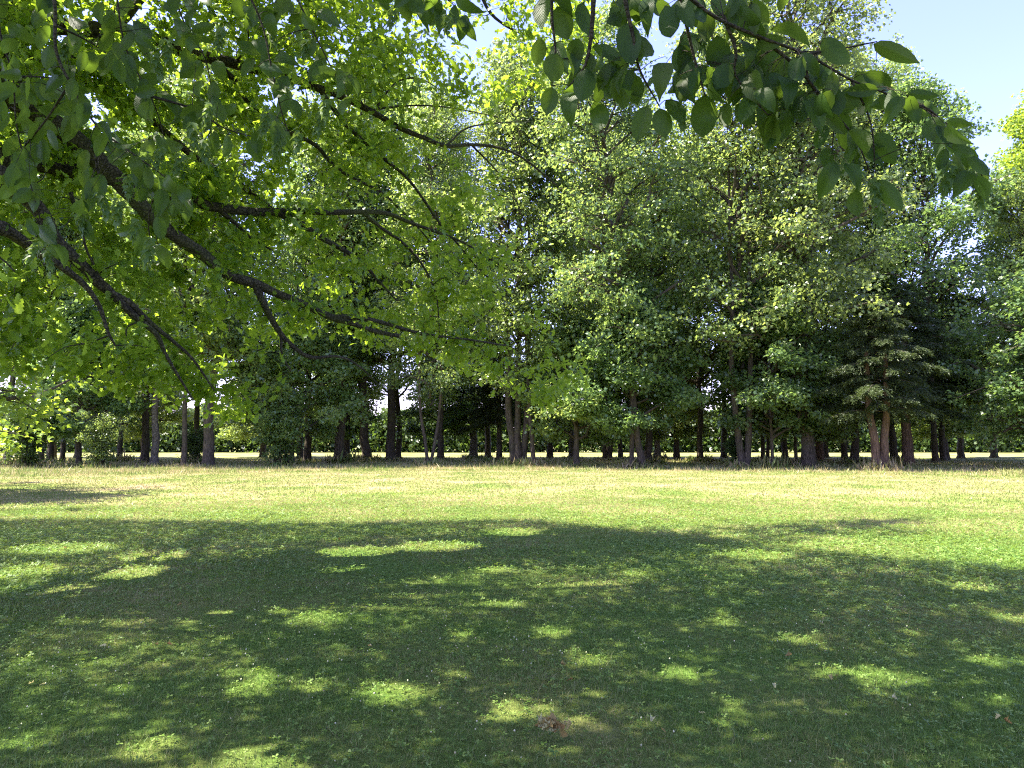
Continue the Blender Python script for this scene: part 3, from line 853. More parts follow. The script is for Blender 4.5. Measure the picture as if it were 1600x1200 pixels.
# ------------------------------------------------------------------ hedge beyond the far field
def make_hedge():
    n = 190000
    x = rng.uniform(-95, 95, n)
    base = 82 + 0.5 * np.sin(x * 0.3)
    top = 5.0 + 0.5 * np.sin(x * 0.21 + 1) + 0.5 * np.sin(x * 0.83) + 0.35 * np.sin(x * 2.1)
    z = top * rng.uniform(0, 1, n) ** 0.85
    thick = 1.5 * np.sqrt(np.clip(1 - (z / top) ** 3, 0.02, 1))
    y = base + thick * np.clip(rng.normal(0, 0.75, n), -1.4, 1.4) + 1.5
    lump = 0.35 * np.sin(x * 1.7 + z * 1.3) * np.sin(z * 1.9 + x * 0.6)
    pos = np.stack([x, y - lump, z + 0.05], 1)
    ax = rng.normal(0, 1, (n, 3)); ax[:, 2] -= 0.3
    nr = rng.normal(0, 0.8, (n, 3)) + np.array([0, -0.4, 0.6])
    lv, lf = stamp(T_RHOMB[0], T_RHOMB[1], pos, ax, nr, np.where(rng.uniform(0, 1, n) < 0.4, 0.6, 0.32) * rng.uniform(0.7, 1.1, n))
    root = empty('hedge', (0, 83.5, 0), 'long dark clipped hedge closing the far side of the field', 'hedge')
    o = link('foliage', np_mesh('foliage', lv - np.array([0, 83.5, 0]), lf), M['hedge'], root)
    tb = Tubes()
    for k in range(260):
        xx = RND.uniform(-94, 94); yy = RND.uniform(-0.6, 0.6)
        tb.add([(xx, yy, 0), (xx + RND.gauss(0, 0.2), yy, 1.6), (xx + RND.gauss(0, 0.5), yy + RND.gauss(0, 0.3), 3.6)], [0.06, 0.045, 0.015], sides=4, smooth=2)
    link('stems', tb.mesh('stems'), M['twig'], root)
make_hedge()

# ------------------------------------------------------------------ lawn shade and sun flecks the two near crowns are shaped to throw
EDGE_X = [-400, 0, 200, 450, 850, 960, 1100, 1250, 1600, 2000]
EDGE_Y = [815, 812, 814, 819, 814, 830, 842, 862, 888, 925]
SPOTS = [(240, 1170, 52, 26), (20, 1160, 28, 16), (400, 1062, 46, 20), (500, 1073, 26, 12), (620, 1083, 62, 20), (800, 1108, 42, 17), (1075, 1050, 36, 11), (1130, 970, 30, 10),
         (640, 947, 70, 5), (790, 945, 55, 6), (905, 914, 66, 7), (770, 890, 34, 6), (560, 862, 70, 9), (540, 890, 50, 7), (200, 895, 75, 12), (120, 925, 80, 10), (100, 858, 90, 9), (40, 895, 50, 12),
         (240, 870, 60, 8), (1380, 1057, 36, 14), (1550, 1032, 52, 9), (1520, 918, 34, 6), (1310, 1050, 30, 8), (1580, 965, 30, 8), (1150, 1118, 36, 10), (860, 990, 34, 8), (690, 855, 80, 8),
         (810, 832, 40, 6), (1180, 868, 60, 8), (490, 968, 40, 8), (1000, 900, 30, 7), (920, 1032, 28, 9), (1250, 1000, 30, 7), (350, 960, 30, 7), (390, 1190, 60, 16)]
def lit_wanted(p, margin=0.06):
    """True where the photograph has sun on the grass (ground points)"""
    g = p.copy(); g[:, :2] -= SUN[:2] / SUN[2] * p[:, 2:3]; g[:, 2] = 0
    px, py, f = proj(g)
    beyond = (py < np.interp(px, EDGE_X, EDGE_Y)) & (f > 0.3)
    spot = np.zeros(len(p), bool)
    for cx, cy, a, b in SPOTS:
        c = ground(cx, cy); d = c[1]
        spot |= ((g[:, 0] - c[0]) / (0.88 * a * d / F + margin)) ** 2 + ((g[:, 1] - d) / (0.88 * b * d * d / (F * EYE) + margin)) ** 2 < 1
    inframe = (f > 0.3) & (g[:, 1] > 2.5)
    return beyond & inframe, spot & inframe

# ------------------------------------------------------------------ the oak on the left
def shadow_xy(p):
    return p[:, :2] - SUN[:2] / SUN[2] * p[:, 2:3]
SHADE = []          # where leaf clusters already throw their shadow
def thin_out(p, k=8, rad=0.42):
    """crown thinned to let skylight onto the lawn: at most k leaf clusters along a sun ray"""
    g = shadow_xy(p); X, Y, f = proj(np.concatenate([g, np.zeros((len(g), 1))], 1))
    seen = (f > 0.3) & (g[:, 1] > 2.2) & (X > -150) & (X < 1750)
    close = (p[:, 1] > 0.4) & (p[:, 1] < 2.6) & (abs(p[:, 0] + 0.577 * (p[:, 2] - 2.6)) < 2.5)
    p = p[seen | close | (rng.uniform(0, 1, len(p)) < 0.12)]  # clusters with no shadow in view mostly dropped, opening the sky above
    g = shadow_xy(p); kept = np.zeros((0, 2)); idx = []
    for i in range(len(p)):
        if len(kept) == 0 or np.sum(np.sum((kept - g[i]) ** 2, 1) < rad ** 2) < k:
            kept = np.vstack([kept, g[i]]); idx.append(i)
    return p[idx]
def fill_shade(side, h0, h1, reach=0.42, need=8):  # adds unseen leaf clusters where the lawn's shade is still too thin
    g = np.stack([rng.uniform(-11.5, 9.5, 16000), rng.uniform(2.5, 15, 16000), np.zeros(16000)], 1)
    px, py, f = proj(g)
    g = g[(px > -80) & (px < 1680)]
    b, s = lit_wanted(g, 0.12)
    g = g[~b & ~s]
    have = list(np.concatenate(SHADE))
    out = []
    for q in g:
        H = np.array(have)
        if np.sum(np.sum((H - q[:2]) ** 2, 1) < reach ** 2) >= need:
            continue
        h = RND.uniform(h0, h1)
        c = q + SUN / SUN[2] * h
        X, Y, f = proj(c)
        if f > 0.3 and -60 < X < 1660 and Y > -60: continue
        if (c[0] < -2.2) != (side == 'left'): continue
        out.append(c); have.append(q[:2])
    return np.array(out).reshape(-1, 3)

class Skeleton:
    def __init__(self):
        self.tb = Tubes(); self.nodes = []; self.rads = []
    def limb(self, pts, r0, r1, sides=8, wob=0.05, smooth=4):
        pts = np.asarray(pts, float)
        k = np.linspace(0, 1, len(pts))
        pp, rr = self.tb.add(pts, r0 + (r1 - r0) * k ** 0.8, sides=sides, smooth=smooth, wob=wob)
        self.nodes.append(pp); self.rads.append(rr)
    def arrays(self):
        return np.concatenate(self.nodes), np.concatenate(self.rads)
    def grow(self, targets, maxlen, rmax, seeds_dir=0.25, sides=4):
        """twigs from the nearest limb to each target, nearest targets first"""
        N, R = self.arrays()
        keep = []
        N = list(N); Rl = list(R)
        NA = np.array(N)
        d = np.array([np.min(np.sum((NA - t) ** 2, 1)) for t in targets])
        order = np.argsort(d)
        cap = len(N) + len(targets) * 6 + 10
        buf = np.zeros((cap, 3)); buf[:len(N)] = NA
        rb = np.zeros(cap); rb[:len(N)] = Rl
        n = len(N)
        for i in order:
            t = targets[i]
            dd = np.sum((buf[:n] - t) ** 2, 1)
            j = int(np.argmin(dd)); L = math.sqrt(dd[j])
            if L > maxlen:
                continue
            a = buf[j].copy()
            v = t - a
            perp = rng.normal(0, 1, 3); perp -= v * (perp @ v) / max(1e-6, v @ v)
            m1 = a + v * 0.35 + perp * L * 0.09 + np.array([0, 0, 0.06 * L])
            m2 = a + v * 0.7 - perp * L * 0.05 + np.array([0, 0, 0.05 * L])
            r0 = min(rb[j] * 0.7, rmax, 0.006 + 0.011 * L)
            pts = np.array([a, m1, m2, t])
            self.tb.add(pts, [r0, r0 * 0.75, r0 * 0.5, 0.0025], sides=sides, smooth=3)
            new = np.array([a + (m1 - a) * 0.5, m1, (m1 + m2) / 2, m2, (m2 + t) / 2, t])
            buf[n:n + 6] = new; rb[n:n + 6] = np.linspace(r0 * 0.9, 0.003, 6); n += 6
            keep.append((t, a))
        return keep

def in_poly(px, py, poly):
    inside = np.zeros(len(px), bool)
    j = len(poly) - 1
    for i in range(len(poly)):
        xi, yi = poly[i]; xj, yj = poly[j]
        c = ((yi > py) != (yj > py)) & (px < (xj - xi) * (py - yi) / (yj - yi + 1e-9) + xi)
        inside ^= c; j = i
    return inside

OAK_AREA = [(-150, -150), (940, -150), (930, 60), (900, 130), (975, 230), (950, 300), (890, 350), (868, 430), (860, 500), (975, 545), (960, 610), (870, 640), (770, 600),
            (690, 560), (560, 540), (480, 520), (410, 560), (392, 640), (330, 662), (190, 610), (60, 590), (-150, 560)]
OAK_SKY = [[(45, 50), (90, 50), (95, 80), (40, 90)], [(195, 20), (225, 20), (225, 40), (195, 42)], [(610, 35), (670, 45), (690, 70), (640, 60)], [(725, 95), (800, 70), (850, 80), (800, 130), (735, 135)]]
def oak():
    base = np.array([-8.6, 6.4, 0.0])
    root = empty('oak_tree', tuple(base), 'spreading oak whose long mossy limbs reach in from the left over the lawn', 'tree')
    sk = Skeleton()
    def dd(px, off): return 6.9 + 0.0052 * max(px, -50) + off
    def limb(px, r0, r1, off=0.0, start=None, off2=None, sides=9):
        n = len(px)
        pts = [] if start is None else [np.array(start)]
        for i, (x, y) in enumerate(px):
            o = off if off2 is None else off + (off2 - off) * i / (n - 1)
            pts.append(at(x, y, dd(x, o)))
        sk.limb(pts, r0, r1, sides=sides)
    T = lambda z, dx=0.0, dy=0.0: (base[0] + dx, base[1] + dy, z)
    # trunk of the oak stands left of the picture
    sk2 = Tubes()
    sk2.add([base + (0, 0, -0.1), base + (0, 0, 0.3), base + (0.03, 0, 1.2), base + (0.05, 0.02, 3.0), base + (0.0, 0.05, 5.2), base + (0.1, 0.2, 7.5), base + (0.3, 0.3, 10), base + (0.5, 0.6, 13)],
            [0.75, 0.6, 0.5, 0.46, 0.42, 0.33, 0.22, 0.08], sides=16, smooth=4, wob=0.04)
    limb([(-60, 100), (21, 155), (60, 178), (110, 212), (165, 262), (205, 303), (231, 333), (276, 370), (315, 396), (354, 428), (400, 444), (434, 459), (473, 475), (518, 496), (547, 504), (584, 517), (623, 525)], 0.14, 0.028, 0.0, T(5.6))
    limb([(518, 496), (557, 496), (597, 504), (662, 522), (728, 530), (790, 540)], 0.045, 0.012, 0.0)
    limb([(-60, 235), (0, 247), (68, 257), (140, 272), (200, 284), (236, 299), (257, 310), (294, 310), (328, 322), (394, 331), (439, 331), (466, 330), (520, 332), (578, 331), (610, 335), (644, 349), (689, 365), (728, 381), (790, 420)], 0.13, 0.012, 0.5, T(4.9))
    limb([(430, 331), (466, 347), (505, 373), (542, 394), (568, 412), (589, 436), (620, 470)], 0.06, 0.012, 0.5)
    limb([(568, 333), (597, 357), (628, 378), (655, 407), (673, 438), (683, 470), (687, 520)], 0.032, 0.008, 0.5)
    limb([(339, 325), (367, 349), (394, 373), (434, 396)], 0.035, 0.012, 0.5)
    limb([(126, 126), (178, 147), (215, 168), (262, 210), (302, 244), (333, 262), (367, 283), (400, 307), (428, 330)], 0.065, 0.035, 0.9, T(6.4, 1.5))
    limb([(-90, 180), (16, 128), (52, 100), (105, 92), (147, 79), (184, 39), (212, 8), (260, -60), (330, -140)], 0.16, 0.04, 1.6, T(5.8))
    limb([(-60, 75), (0, 55), (47, 39), (131, 45), (197, 52), (236, 58), (297, 84), (341, 92), (394, 107), (440, 115), (487, 134), (536, 152), (584, 176), (623, 199), (662, 215), (697, 228), (736, 226), (780, 231), (820, 249), (870, 290)], 0.13, 0.014, 0.9, T(6.6))
    limb([(323, 89), (367, 126), (394, 168), (437, 199), (492, 226), (515, 252), (547, 276), (594, 299), (623, 326), (650, 352), (690, 400)], 0.05, 0.01, 0.9)
    limb([(500, 140), (536, 189), (571, 223), (605, 252), (636, 278), (662, 312), (689, 352), (715, 381), (736, 407), (770, 440)], 0.042, 0.009, 0.9)
    limb([(400, 447), (416, 483), (439, 522), (467, 549), (490, 559), (527, 557), (558, 570), (595, 604)], 0.05, 0.008, 0.0)
    limb([(439, 522), (441, 555), (455, 580)], 0.018, 0.008, 0.0)
    limb([(-70, 260), (0, 281), (60, 326), (87, 375), (131, 417), (168, 452), (210, 494), (244, 522), (262, 560), (302, 625)], 0.12, 0.010, -0.3, T(4.6))
    limb([(131, 417), (160, 450), (200, 472), (236, 505), (270, 533), (300, 560), (335, 610)], 0.05, 0.01, -0.3)
    limb([(-70, 345), (0, 357), (26, 370), (60, 394), (95, 416), (131, 444), (155, 478), (168, 517), (180, 540)], 0.08, 0.009, -0.8, T(4.2))
    limb([(584, 176), (600, 150), (625, 126), (660, 124), (700, 150)], 0.022, 0.007, 0.9)
    limb([(590, 170), (640, 165), (700, 168), (790, 185)], 0.022, 0.007, 0.9)
    limb([(697, 228), (730, 200), (780, 192), (830, 190)], 0.02, 0.007, 0.9)
    limb([(736, 226), (770, 260), (800, 300), (820, 350)], 0.018, 0.006, 1.0)
    limb([(110, 300), (125, 350), (135, 390), (150, 420), (165, 460)], 0.022, 0.007, 0.2)
    limb([(720, -160), (735, -60), (760, 10), (790, 40), (830, 60), (880, 100), (905, 170)], 0.05, 0.01, 1.6, (-4.5, 8.5, 10.5))
    # upper crown, above and beyond the frame
    for az, el, L, z0 in [(0, 30, 8, 8), (40, 35, 9, 8.5), (80, 28, 8, 7), (120, 30, 7, 8), (-40, 30, 7.5, 8), (-90, 25, 6, 7), (180, 30, 6, 7.5), (20, 55, 8, 9.5), (65, 50, 8.5, 9), (-20, 50, 7, 10), (100, 20, 9, 6), (10, 42, 10, 9), (52, 22, 10, 7.5)]:
        a, e = math.radians(az), math.radians(el)
        h = np.array([math.cos(a) * math.cos(e), math.sin(a) * math.cos(e), math.sin(e)])
        st = np.array(T(z0, 0.1, 0.2))
        sk.limb([st, st + h * L * 0.35 + (0, 0, 0.2), st + h * L * 0.7, st + h * L + (0, 0, -0.5)], 0.13, 0.02, sides=7)
    # targets for leafy twigs: in the picture
    n = 2000
    px = rng.uniform(-140, 980, n * 3); py = rng.uniform(-120, 665, n * 3)
    ok = in_poly(px, py, OAK_AREA)
    for q in OAK_SKY:
        ok &= ~in_poly(px, py, q)
    holes = 0.5 + 0.6 * np.sin(px * 0.021 + 2 * np.sin(py * 0.017)) * np.sin(py * 0.027 + px * 0.008)
    ok &= rng.uniform(0, 1, len(px)) < 0.15 + 0.85 * holes
    # thinner at the right where the far trees show through
    ok &= rng.uniform(0, 1, len(px)) < np.interp(px, [0, 500, 700, 980], [1, 1, 0.85, 0.75])
    px, py = px[ok][:n], py[ok][:n]
    tg = np.array([at(x, y, dd(x, rng.normal(1.1, 0.75))) for x, y in zip(px, py)])
    tg = tg[tg[:, 2] > 1.9]
    tg = tg[~lit_wanted(tg)[0] | ((proj(tg)[1] < 150) & (rng.uniform(0, 1, len(tg)) < 0.95))]
    keep = sk.grow(tg, 2.2, 0.02)
    # upper crown volume
    u = rng.normal(size=(3800, 3)); u = u / np.linalg.norm(u, axis=1, keepdims=True) * rng.uniform(0.2, 1, (3800, 1)) ** 0.4
    up = np.array([-5.2, 8.9, 10.2]) + u * np.array([9.4, 7.8, 4.4])
    ex = rng.normal(size=(700, 3)); ex = ex / np.linalg.norm(ex, axis=1, keepdims=True) * rng.uniform(0.2, 1, (700, 1)) ** 0.4
    up = np.concatenate([up, np.array([-3.2, 10.8, 11.0]) + ex * np.array([3.6, 2.8, 2.2])])  # extra clusters added above the frame to shade the right-hand boughs
    # upper clusters left out so that sun falls on the low left boughs
    k = (up[:, 2] - 3.6) / SUN[2]
    lx = up[:, 0] - SUN[0] * k; ly = up[:, 1] - SUN[1] * k
    up = up[~((lx > -5.6) & (lx < -1.9) & (ly > 6.6) & (ly < 10.2) & (rng.uniform(0, 1, len(up)) < 0.75))]
    qx, qy, f = proj(up)
    vis = (f > 0.3) & (qx > -60) & (qx < 1660) & (qy > -40)
    allow = in_poly(qx, qy, OAK_AREA) & (qy < 250)
    for q in OAK_SKY:
        allow &= ~in_poly(qx, qy, q)
    allow &= (rng.uniform(0, 1, len(qx)) < 0.45)
    b, s = lit_wanted(up)
    up = up[(~vis | allow) & ~b & ~s]
    up = thin_out(up)
    SHADE.append(shadow_xy(up)); SHADE.append(shadow_xy(tg))
    up = np.concatenate([up, fill_shade('left', 8.0, 13.0)])
    SHADE.append(shadow_xy(up))
    keep_up = sk.grow(up, 3.6, 0.03, sides=3)
    o = link('limbs', sk.tb.mesh('limbs'), M['oakbark'], root)
    o.location = -base
    o2 = link('trunk', sk2.mesh('trunk'), M['oakbark'], root); o2.location = -base
    # leaves gather round the outer half of each twig
    def leaves(kp, per, spread, size):
        t = np.array([k[0] for k in kp]); a = np.array([k[1] for k in kp])
        v = norm(t - a)
        m = len(t)
        s = rng.uniform(0, 1, (m, per, 1)) ** 0.6
        L = np.minimum(np.linalg.norm(t - a, axis=1), 0.7)[:, None, None]
        pos = t[:, None, :] - v[:, None, :] * (1 - s) * L + rng.normal(0, 1, (m, per, 3)) * spread * np.array([1, 1, 0.7])
        ax = v[:, None, :] * 0.6 + rng.normal(0, 0.7, (m, per, 3)) + np.array([0, 0, -0.25])
        nr = rng.normal(0, 0.6, (m, per, 3)) + np.array([0, 0, 0.8])
        return pos.reshape(-1, 3), ax.reshape(-1, 3), nr.reshape(-1, 3), size * rng.uniform(0.65, 1.2, m * per)
    A = leaves(keep, 24, 0.10, 0.128)
    B = leaves(keep_up, 19, 0.24, 0.16)
    pos, ax, nr, sz = (np.concatenate([x, y]) for x, y in zip(A, B))
    b, s = lit_wanted(pos, 0.03)
    mk = ~s
    pos, ax, nr, sz = pos[mk], ax[mk], nr[mk], sz[mk]
    lv, lf = stamp(T_OAK[0], T_OAK[1], pos, ax, nr, sz, sz * 1.05)
    c = link('crown', np_mesh('crown', lv - base, lf), M['oakleaf'], root)
    return len(keep), len(keep_up)
print('oak', oak())

# ------------------------------------------------------------------ the hornbeam overhead
def seed_cluster_mesh(seed):
    r = np.random.default_rng(seed)
    tv = np.array([[0, 0, 0], [0.22, 0.15, 0.05], [0.30, 0.42, 0.04], [0.10, 0.45, 0.0], [0.02, 1.0, -0.06], [-0.10, 0.45, 0.0], [-0.26, 0.38, 0.04], [-0.2, 0.15, 0.05]])
    tf = [np.array([[0, 1, 2, 3], [0, 5, 6, 7]]), np.array([[0, 3, 4], [0, 4, 5]])]
    n = 22
    k = np.arange(n) / n
    az = k * n * 2.4
    pos = np.stack([0.004 * np.cos(az), 0.004 * np.sin(az), -0.07 * k], 1)
    ax = np.stack([np.cos(az) * (0.75 - 0.5 * k), np.sin(az) * (0.75 - 0.5 * k), -0.8 - 0.5 * k], 1) + r.normal(0, 0.15, (n, 3))
    nr = np.stack([np.cos(az), np.sin(az), 0.8 * np.ones(n)], 1)
    v, f = stamp(tv, tf, pos, ax, nr, 0.034 * r.uniform(0.8, 1.25, n) * (1 - 0.25 * k))
    me = np_mesh('seed_cluster', v, f)
    me.materials.append(M['seed'])
    return me

# base and tip in the photograph, blade width in pixels
LEAVES_R = [((1102, 150), (1097, 220), 42), ((1010, 168), (994, 228), 30), ((1031, 168), (1040, 215), 32), ((1047, 157), (1062, 197), 34), ((931, 160), (944, 207), 34), ((892, 134), (887, 184), 30),
            ((863, 136), (855, 181), 30), ((918, 105), (908, 157), 36), ((957, 97), (950, 150), 38), ((968, 118), (976, 168), 40), ((981, 115), (1000, 163), 34), ((871, 84), (860, 130), 38), ((978, 37), (989, 105), 40),
            ((1149, 76), (1152, 150), 52), ((1144, 13), (1192, 60), 36), ((1149, 163), (1178, 194), 30), ((1133, 163), (1139, 200), 26), ((1204, 181), (1207, 233), 34), ((871, 10), (887, 64), 38), ((910, 5), (923, 66), 36),
            ((852, -8), (845, 42), 36), ((968, 21), (950, 45), 24), ((1206, 184), (1198, 233), 28), ((1285, 192), (1277, 231), 25), ((1356, 139), (1351, 184), 28), ((1369, 207), (1398, 257), 32), ((1348, 205), (1382, 241), 20),
            ((1306, 252), (1280, 310), 30), ((1285, 60), (1327, 102), 34), ((1364, 68), (1435, 97), 26), ((1351, 115), (1400, 142), 28), ((1377, 150), (1406, 178), 26), ((1458, 186), (1461, 226), 33), ((1479, 189), (1519, 197), 15),
            ((1372, 281), (1411, 331), 26), ((1337, 297), (1337, 341), 26), ((1040, 88), (1030, 138), 34), ((1062, 70), (1070, 120), 36), ((1000, 60), (1012, 104), 30), ((1090, 40), (1068, 90), 36), ((1120, 60), (1126, 118), 40),
            ((1170, 110), (1186, 160), 36), ((1225, 110), (1240, 150), 32), ((1195, 60), (1212, 120), 34), ((1250, 140), (1252, 188), 32), ((1270, 145), (1282, 196), 32), ((1310, 140), (1296, 190), 34), ((1330, 135), (1322, 180), 32),
            ((1240, 90), (1262, 122), 26), ((1180, 70), (1228, 62), 24), ((1205, 40), (1268, 62), 26), ((1420, 145), (1466, 150), 16), ((1440, 160), (1462, 178), 18), ((960, 5), (975, 45), 30), ((1010, 0), (1002, 52), 34),
            ((1040, 10), (1050, 62), 36), ((1075, 0), (1100, 44), 34), ((1108, 20), (1100, 66), 30), ((1230, 170), (1222, 206), 24), ((1290, 230), (1302, 274), 26), ((1322, 252), (1344, 290), 24), ((1495, 235), (1512, 282), 24),
            ((1530, 260), (1538, 300), 18), ((1478, 232), (1466, 268), 18), ((905, 60), (894, 100), 30), ((935, 70), (946, 108), 28), ((845, 60), (836, 104), 26), ((1140, 100), (1118, 140), 34), ((1062, 118), (1080, 150), 26)]
SEEDS_R = [(1365, 275, 1.0), (1372, 300, 1.1), (1345, 262, 0.9), (1480, 225, 1.1), (1490, 250, 1.1), (1538, 282, 1.1), (1520, 258, 0.9), (1105, 30, 1.0), (1220, 150, 1.0), (1060, 160, 0.9), (1190, 30, 0.9)]
SEEDS_L = [(300, 190, 1.1), (318, 215, 1.1), (285, 240, 1.0), (420, 170, 1.2), (432, 190, 1.1), (445, 210, 1.2), (468, 200, 1.0), (510, 150, 1.1), (505, 175, 1.1), (235, 370, 1.2), (62, 375, 1.0), (70, 385, 1.0), (155, 300, 1.1), (185, 310, 1.1),
           (200, 270, 1.0), (420, 30, 1.1), (260, 60, 1.2), (240, 80, 1.1), (330, 160, 1.0), (255, 230, 1.0), (120, 330, 1.0), (350, 40, 1.1), (215, 340, 1.0), (230, 235, 1.2), (100, 60, 1.0), (480, 60, 1.0), (700, 20, 1.0), (620, 10, 1.0)]

def hornbeam():
    base = np.array([2.6, -2.6, 0.0])
    root = empty('hornbeam_tree', tuple(base), 'hornbeam overhead with big dark pleated leaves hanging into the top of the view', 'tree')
    tb = Tubes()
    tb.add([base + (0, 0, -0.1), base + (0, 0, 0.3), base + (-0.05, 0.05, 1.5), base + (-0.1, 0.1, 3.2), base + (-0.2, 0.4, 6), base + (-0.4, 0.8, 9), base + (-0.5, 1.0, 11.5)], [0.42, 0.32, 0.27, 0.25, 0.19, 0.11, 0.03], sides=14, smooth=4, wob=0.03)
    o = link('trunk', tb.mesh('trunk'), M['bark'], root); o.location = -base
    sk = Skeleton()
    B = lambda z: base + np.array([-0.1, 0.1, z])
    def limb(px, d0, d1, r0, r1, start=None):
        pts = [] if start is None else list(start)
        for i, (x, y) in enumerate(px):
            pts.append(at(x, y, d0 + (d1 - d0) * i / max(1, len(px) - 1)))
        sk.limb(pts, r0, r1, sides=6, wob=0.03, smooth=4)
    R0 = 1.35
    limb([(900, -330), (1000, -80)], 1.25, 1.28, 0.03, 0.006, [B(3.0), np.array([1.4, -0.6, 3.4])])
    limb([(1000, -80), (1100, 15), (1180, 55), (1260, 85), (1330, 125), (1390, 148), (1440, 168), (1470, 190)], 1.28, 1.5, 0.0045, 0.0010)
    limb([(1180, 55), (1240, 100), (1290, 160), (1335, 215), (1360, 270)], 1.36, 1.45, 0.004, 0.0014)
    limb([(1440, 165), (1462, 180), (1485, 210), (1515, 245), (1538, 280)], 1.48, 1.55, 0.003, 0.0012)
    limb([(940, -230), (930, -60), (925, 40), (915, 100), (890, 134)], 1.28, 1.36, 0.008, 0.0014)
    limb([(980, -130), (975, -20), (990, 60), (1000, 110), (1030, 165)], 1.28, 1.38, 0.006, 0.0014)
    limb([(1060, -20), (1075, 50), (1090, 110), (1102, 150)], 1.31, 1.38, 0.005, 0.0014)
    limb([(1130, 25), (1150, 80), (1150, 120), (1200, 180)], 1.33, 1.4, 0.0045, 0.0014)
    limb([(890, -200), (868, -60), (862, 20), (868, 80), (862, 134)], 1.3, 1.4, 0.005, 0.0014)
    limb([(1260, 85), (1265, 130), (1300, 180), (1300, 240)], 1.4, 1.45, 0.003, 0.0012)
    limb([(1260, 85), (1320, 75), (1370, 65)], 1.4, 1.45, 0.003, 0.0012)
    limb([(1330, 125), (1360, 190), (1368, 270)], 1.43, 1.45, 0.0028, 0.0012)
    # left bough and its hanging twigs
    LT = [[(-160, -350), (-20, -150), (60, -60), (85, 0), (87, 76), (110, 130), (150, 195), (200, 235), (262, 280), (300, 320)],
          [(120, -200), (175, -40), (190, 50), (205, 95), (235, 150), (250, 190), (262, 240)],
          [(-20, -60), (0, 50), (20, 120), (25, 190), (40, 260), (62, 340), (66, 380)],
          [(240, -160), (270, -20), (290, 40), (320, 90), (330, 150), (320, 200)],
          [(330, -160), (380, -30), (410, 40), (425, 110), (440, 175), (450, 205)],
          [(420, -170), (450, -40), (480, 30), (505, 80), (530, 130), (545, 160)],
          [(530, -170), (580, -70), (640, -20), (700, 0), (720, 30)],
          [(110, 130), (70, 190), (30, 240), (20, 270)],
          [(150, 195), (150, 250), (155, 300), (120, 340)],
          [(262, 280), (240, 310), (232, 350), (236, 380)],
          [(235, 150), (300, 170), (350, 200), (400, 215)],
          [(87, 40), (130, 60), (170, 85)], [(20, 120), (60, 120), (100, 125)]]
    for k, tw in enumerate(LT):
        st = None
        if k == 0: st = [B(3.4), np.array([0.6, -1.0, 4.0]), np.array([-0.8, 0.3, 3.9])]
        elif tw[0][1] < -50: st = [at(tw[0][0] - 150, -330, 1.7)]
        d0 = 1.65 + 0.14 * (k % 4)
        if k > 6: d0 = 1.9
        limb(tw, d0, d0 + 0.2, 0.009 if k == 0 else 0.004, 0.0012, st)
    # boughs of the crown overhead
    for az, el, L, z0 in [(90, 30, 7, 4), (60, 35, 6, 4.6), (120, 35, 6.5, 5), (150, 30, 5.5, 5.4), (30, 30, 5, 5), (75, 55, 5, 7), (105, 50, 6, 6.2), (180, 30, 5, 6), (0, 35, 5, 6.5), (-60, 30, 4, 5), (-120, 30, 4, 5.5), (90, 42, 8, 6.5), (70, 22, 8, 5.5), (48, 40, 7, 5.8)]:
        a, e = math.radians(az), math.radians(el)
        h = np.array([math.cos(a) * math.cos(e), math.sin(a) * math.cos(e), math.sin(e)])
        st = B(z0)
        sk.limb([st, st + h * L * 0.35 + (0, 0, 0.15), st + h * L * 0.7, st + h * L + (0, 0, -0.3)], 0.07, 0.012, sides=6)
    u = rng.normal(size=(5400, 3)); u = u / np.linalg.norm(u, axis=1, keepdims=True) * rng.uniform(0.2, 1, (5400, 1)) ** 0.4
    up = np.array([0.6, 1.6, 7.2]) + u * np.array([7.6, 6.4, 4.2])
    qx, qy, f = proj(up)
    vis = (f > 0.3) & (qx > -60) & (qx < 1660) & (qy > -60)
    b, s = lit_wanted(up)
    up = up[~vis & ~b & ~s & (up[:, 2] > 3.3) & (np.linalg.norm(up - np.array([0, 0, EYE]), axis=1) > 2.2)]
    up = thin_out(up)
    SHADE.append(shadow_xy(up))
    up = np.concatenate([up, fill_shade('right', 7.0, 12.0)])
    kp = sk.grow(up, 3.2, 0.02, sides=3)
    # hanging leaves ---------------------------------------------------------
    P, A, NN, S, W = [], [], [], [], []
    def hang(b, t, wpx, d):
        p0 = at(b[0], b[1], d); p1 = at(t[0], t[1], d + RND.uniform(-0.05, 0.03))
        L = np.linalg.norm(p1 - p0)
        face = norm(np.array([0, 0, EYE]) - p0)
        nr = face * RND.choice((-1, 1)) + rng.normal(0, 0.35, 3)
        P.append(p0); A.append(p1 - p0); NN.append(nr); S.append(L); W.append(wpx * d / F / 0.58)
    for b, t, wpx in LEAVES_R:
        hang(b, t, wpx * 1.05, np.interp(b[0], [850, 1200, 1540], [1.36, 1.4, 1.55]) + RND.uniform(-0.06, 0.05))
    def sprinkle(path, d, step, wid, miss=0.1, side=10):
        for (x0, y0), (x1, y1) in zip(path[:-1], path[1:]):
            L = math.hypot(x1 - x0, y1 - y0)
            for k in range(max(1, int(L / step))):
                if RND.random() < miss: continue
                s = RND.random()
                x, y = x0 + (x1 - x0) * s + RND.uniform(-side, side), y0 + (y1 - y0) * s + RND.uniform(-side * 0.5, side * 0.5)
                a = math.radians(RND.gauss(90, 38))
                l = wid * RND.uniform(1.5, 2.0)
                hang((x, y), (x + l * math.cos(a), y + l * math.sin(a)), wid * RND.uniform(0.75, 1.1), d + RND.uniform(-0.12, 0.12))
    for k, tw in enumerate(LT):
        sprinkle([q for q in tw if q[1] > -80], 1.85 + 0.08 * (k % 4), 9, 22, 0.1, 24)
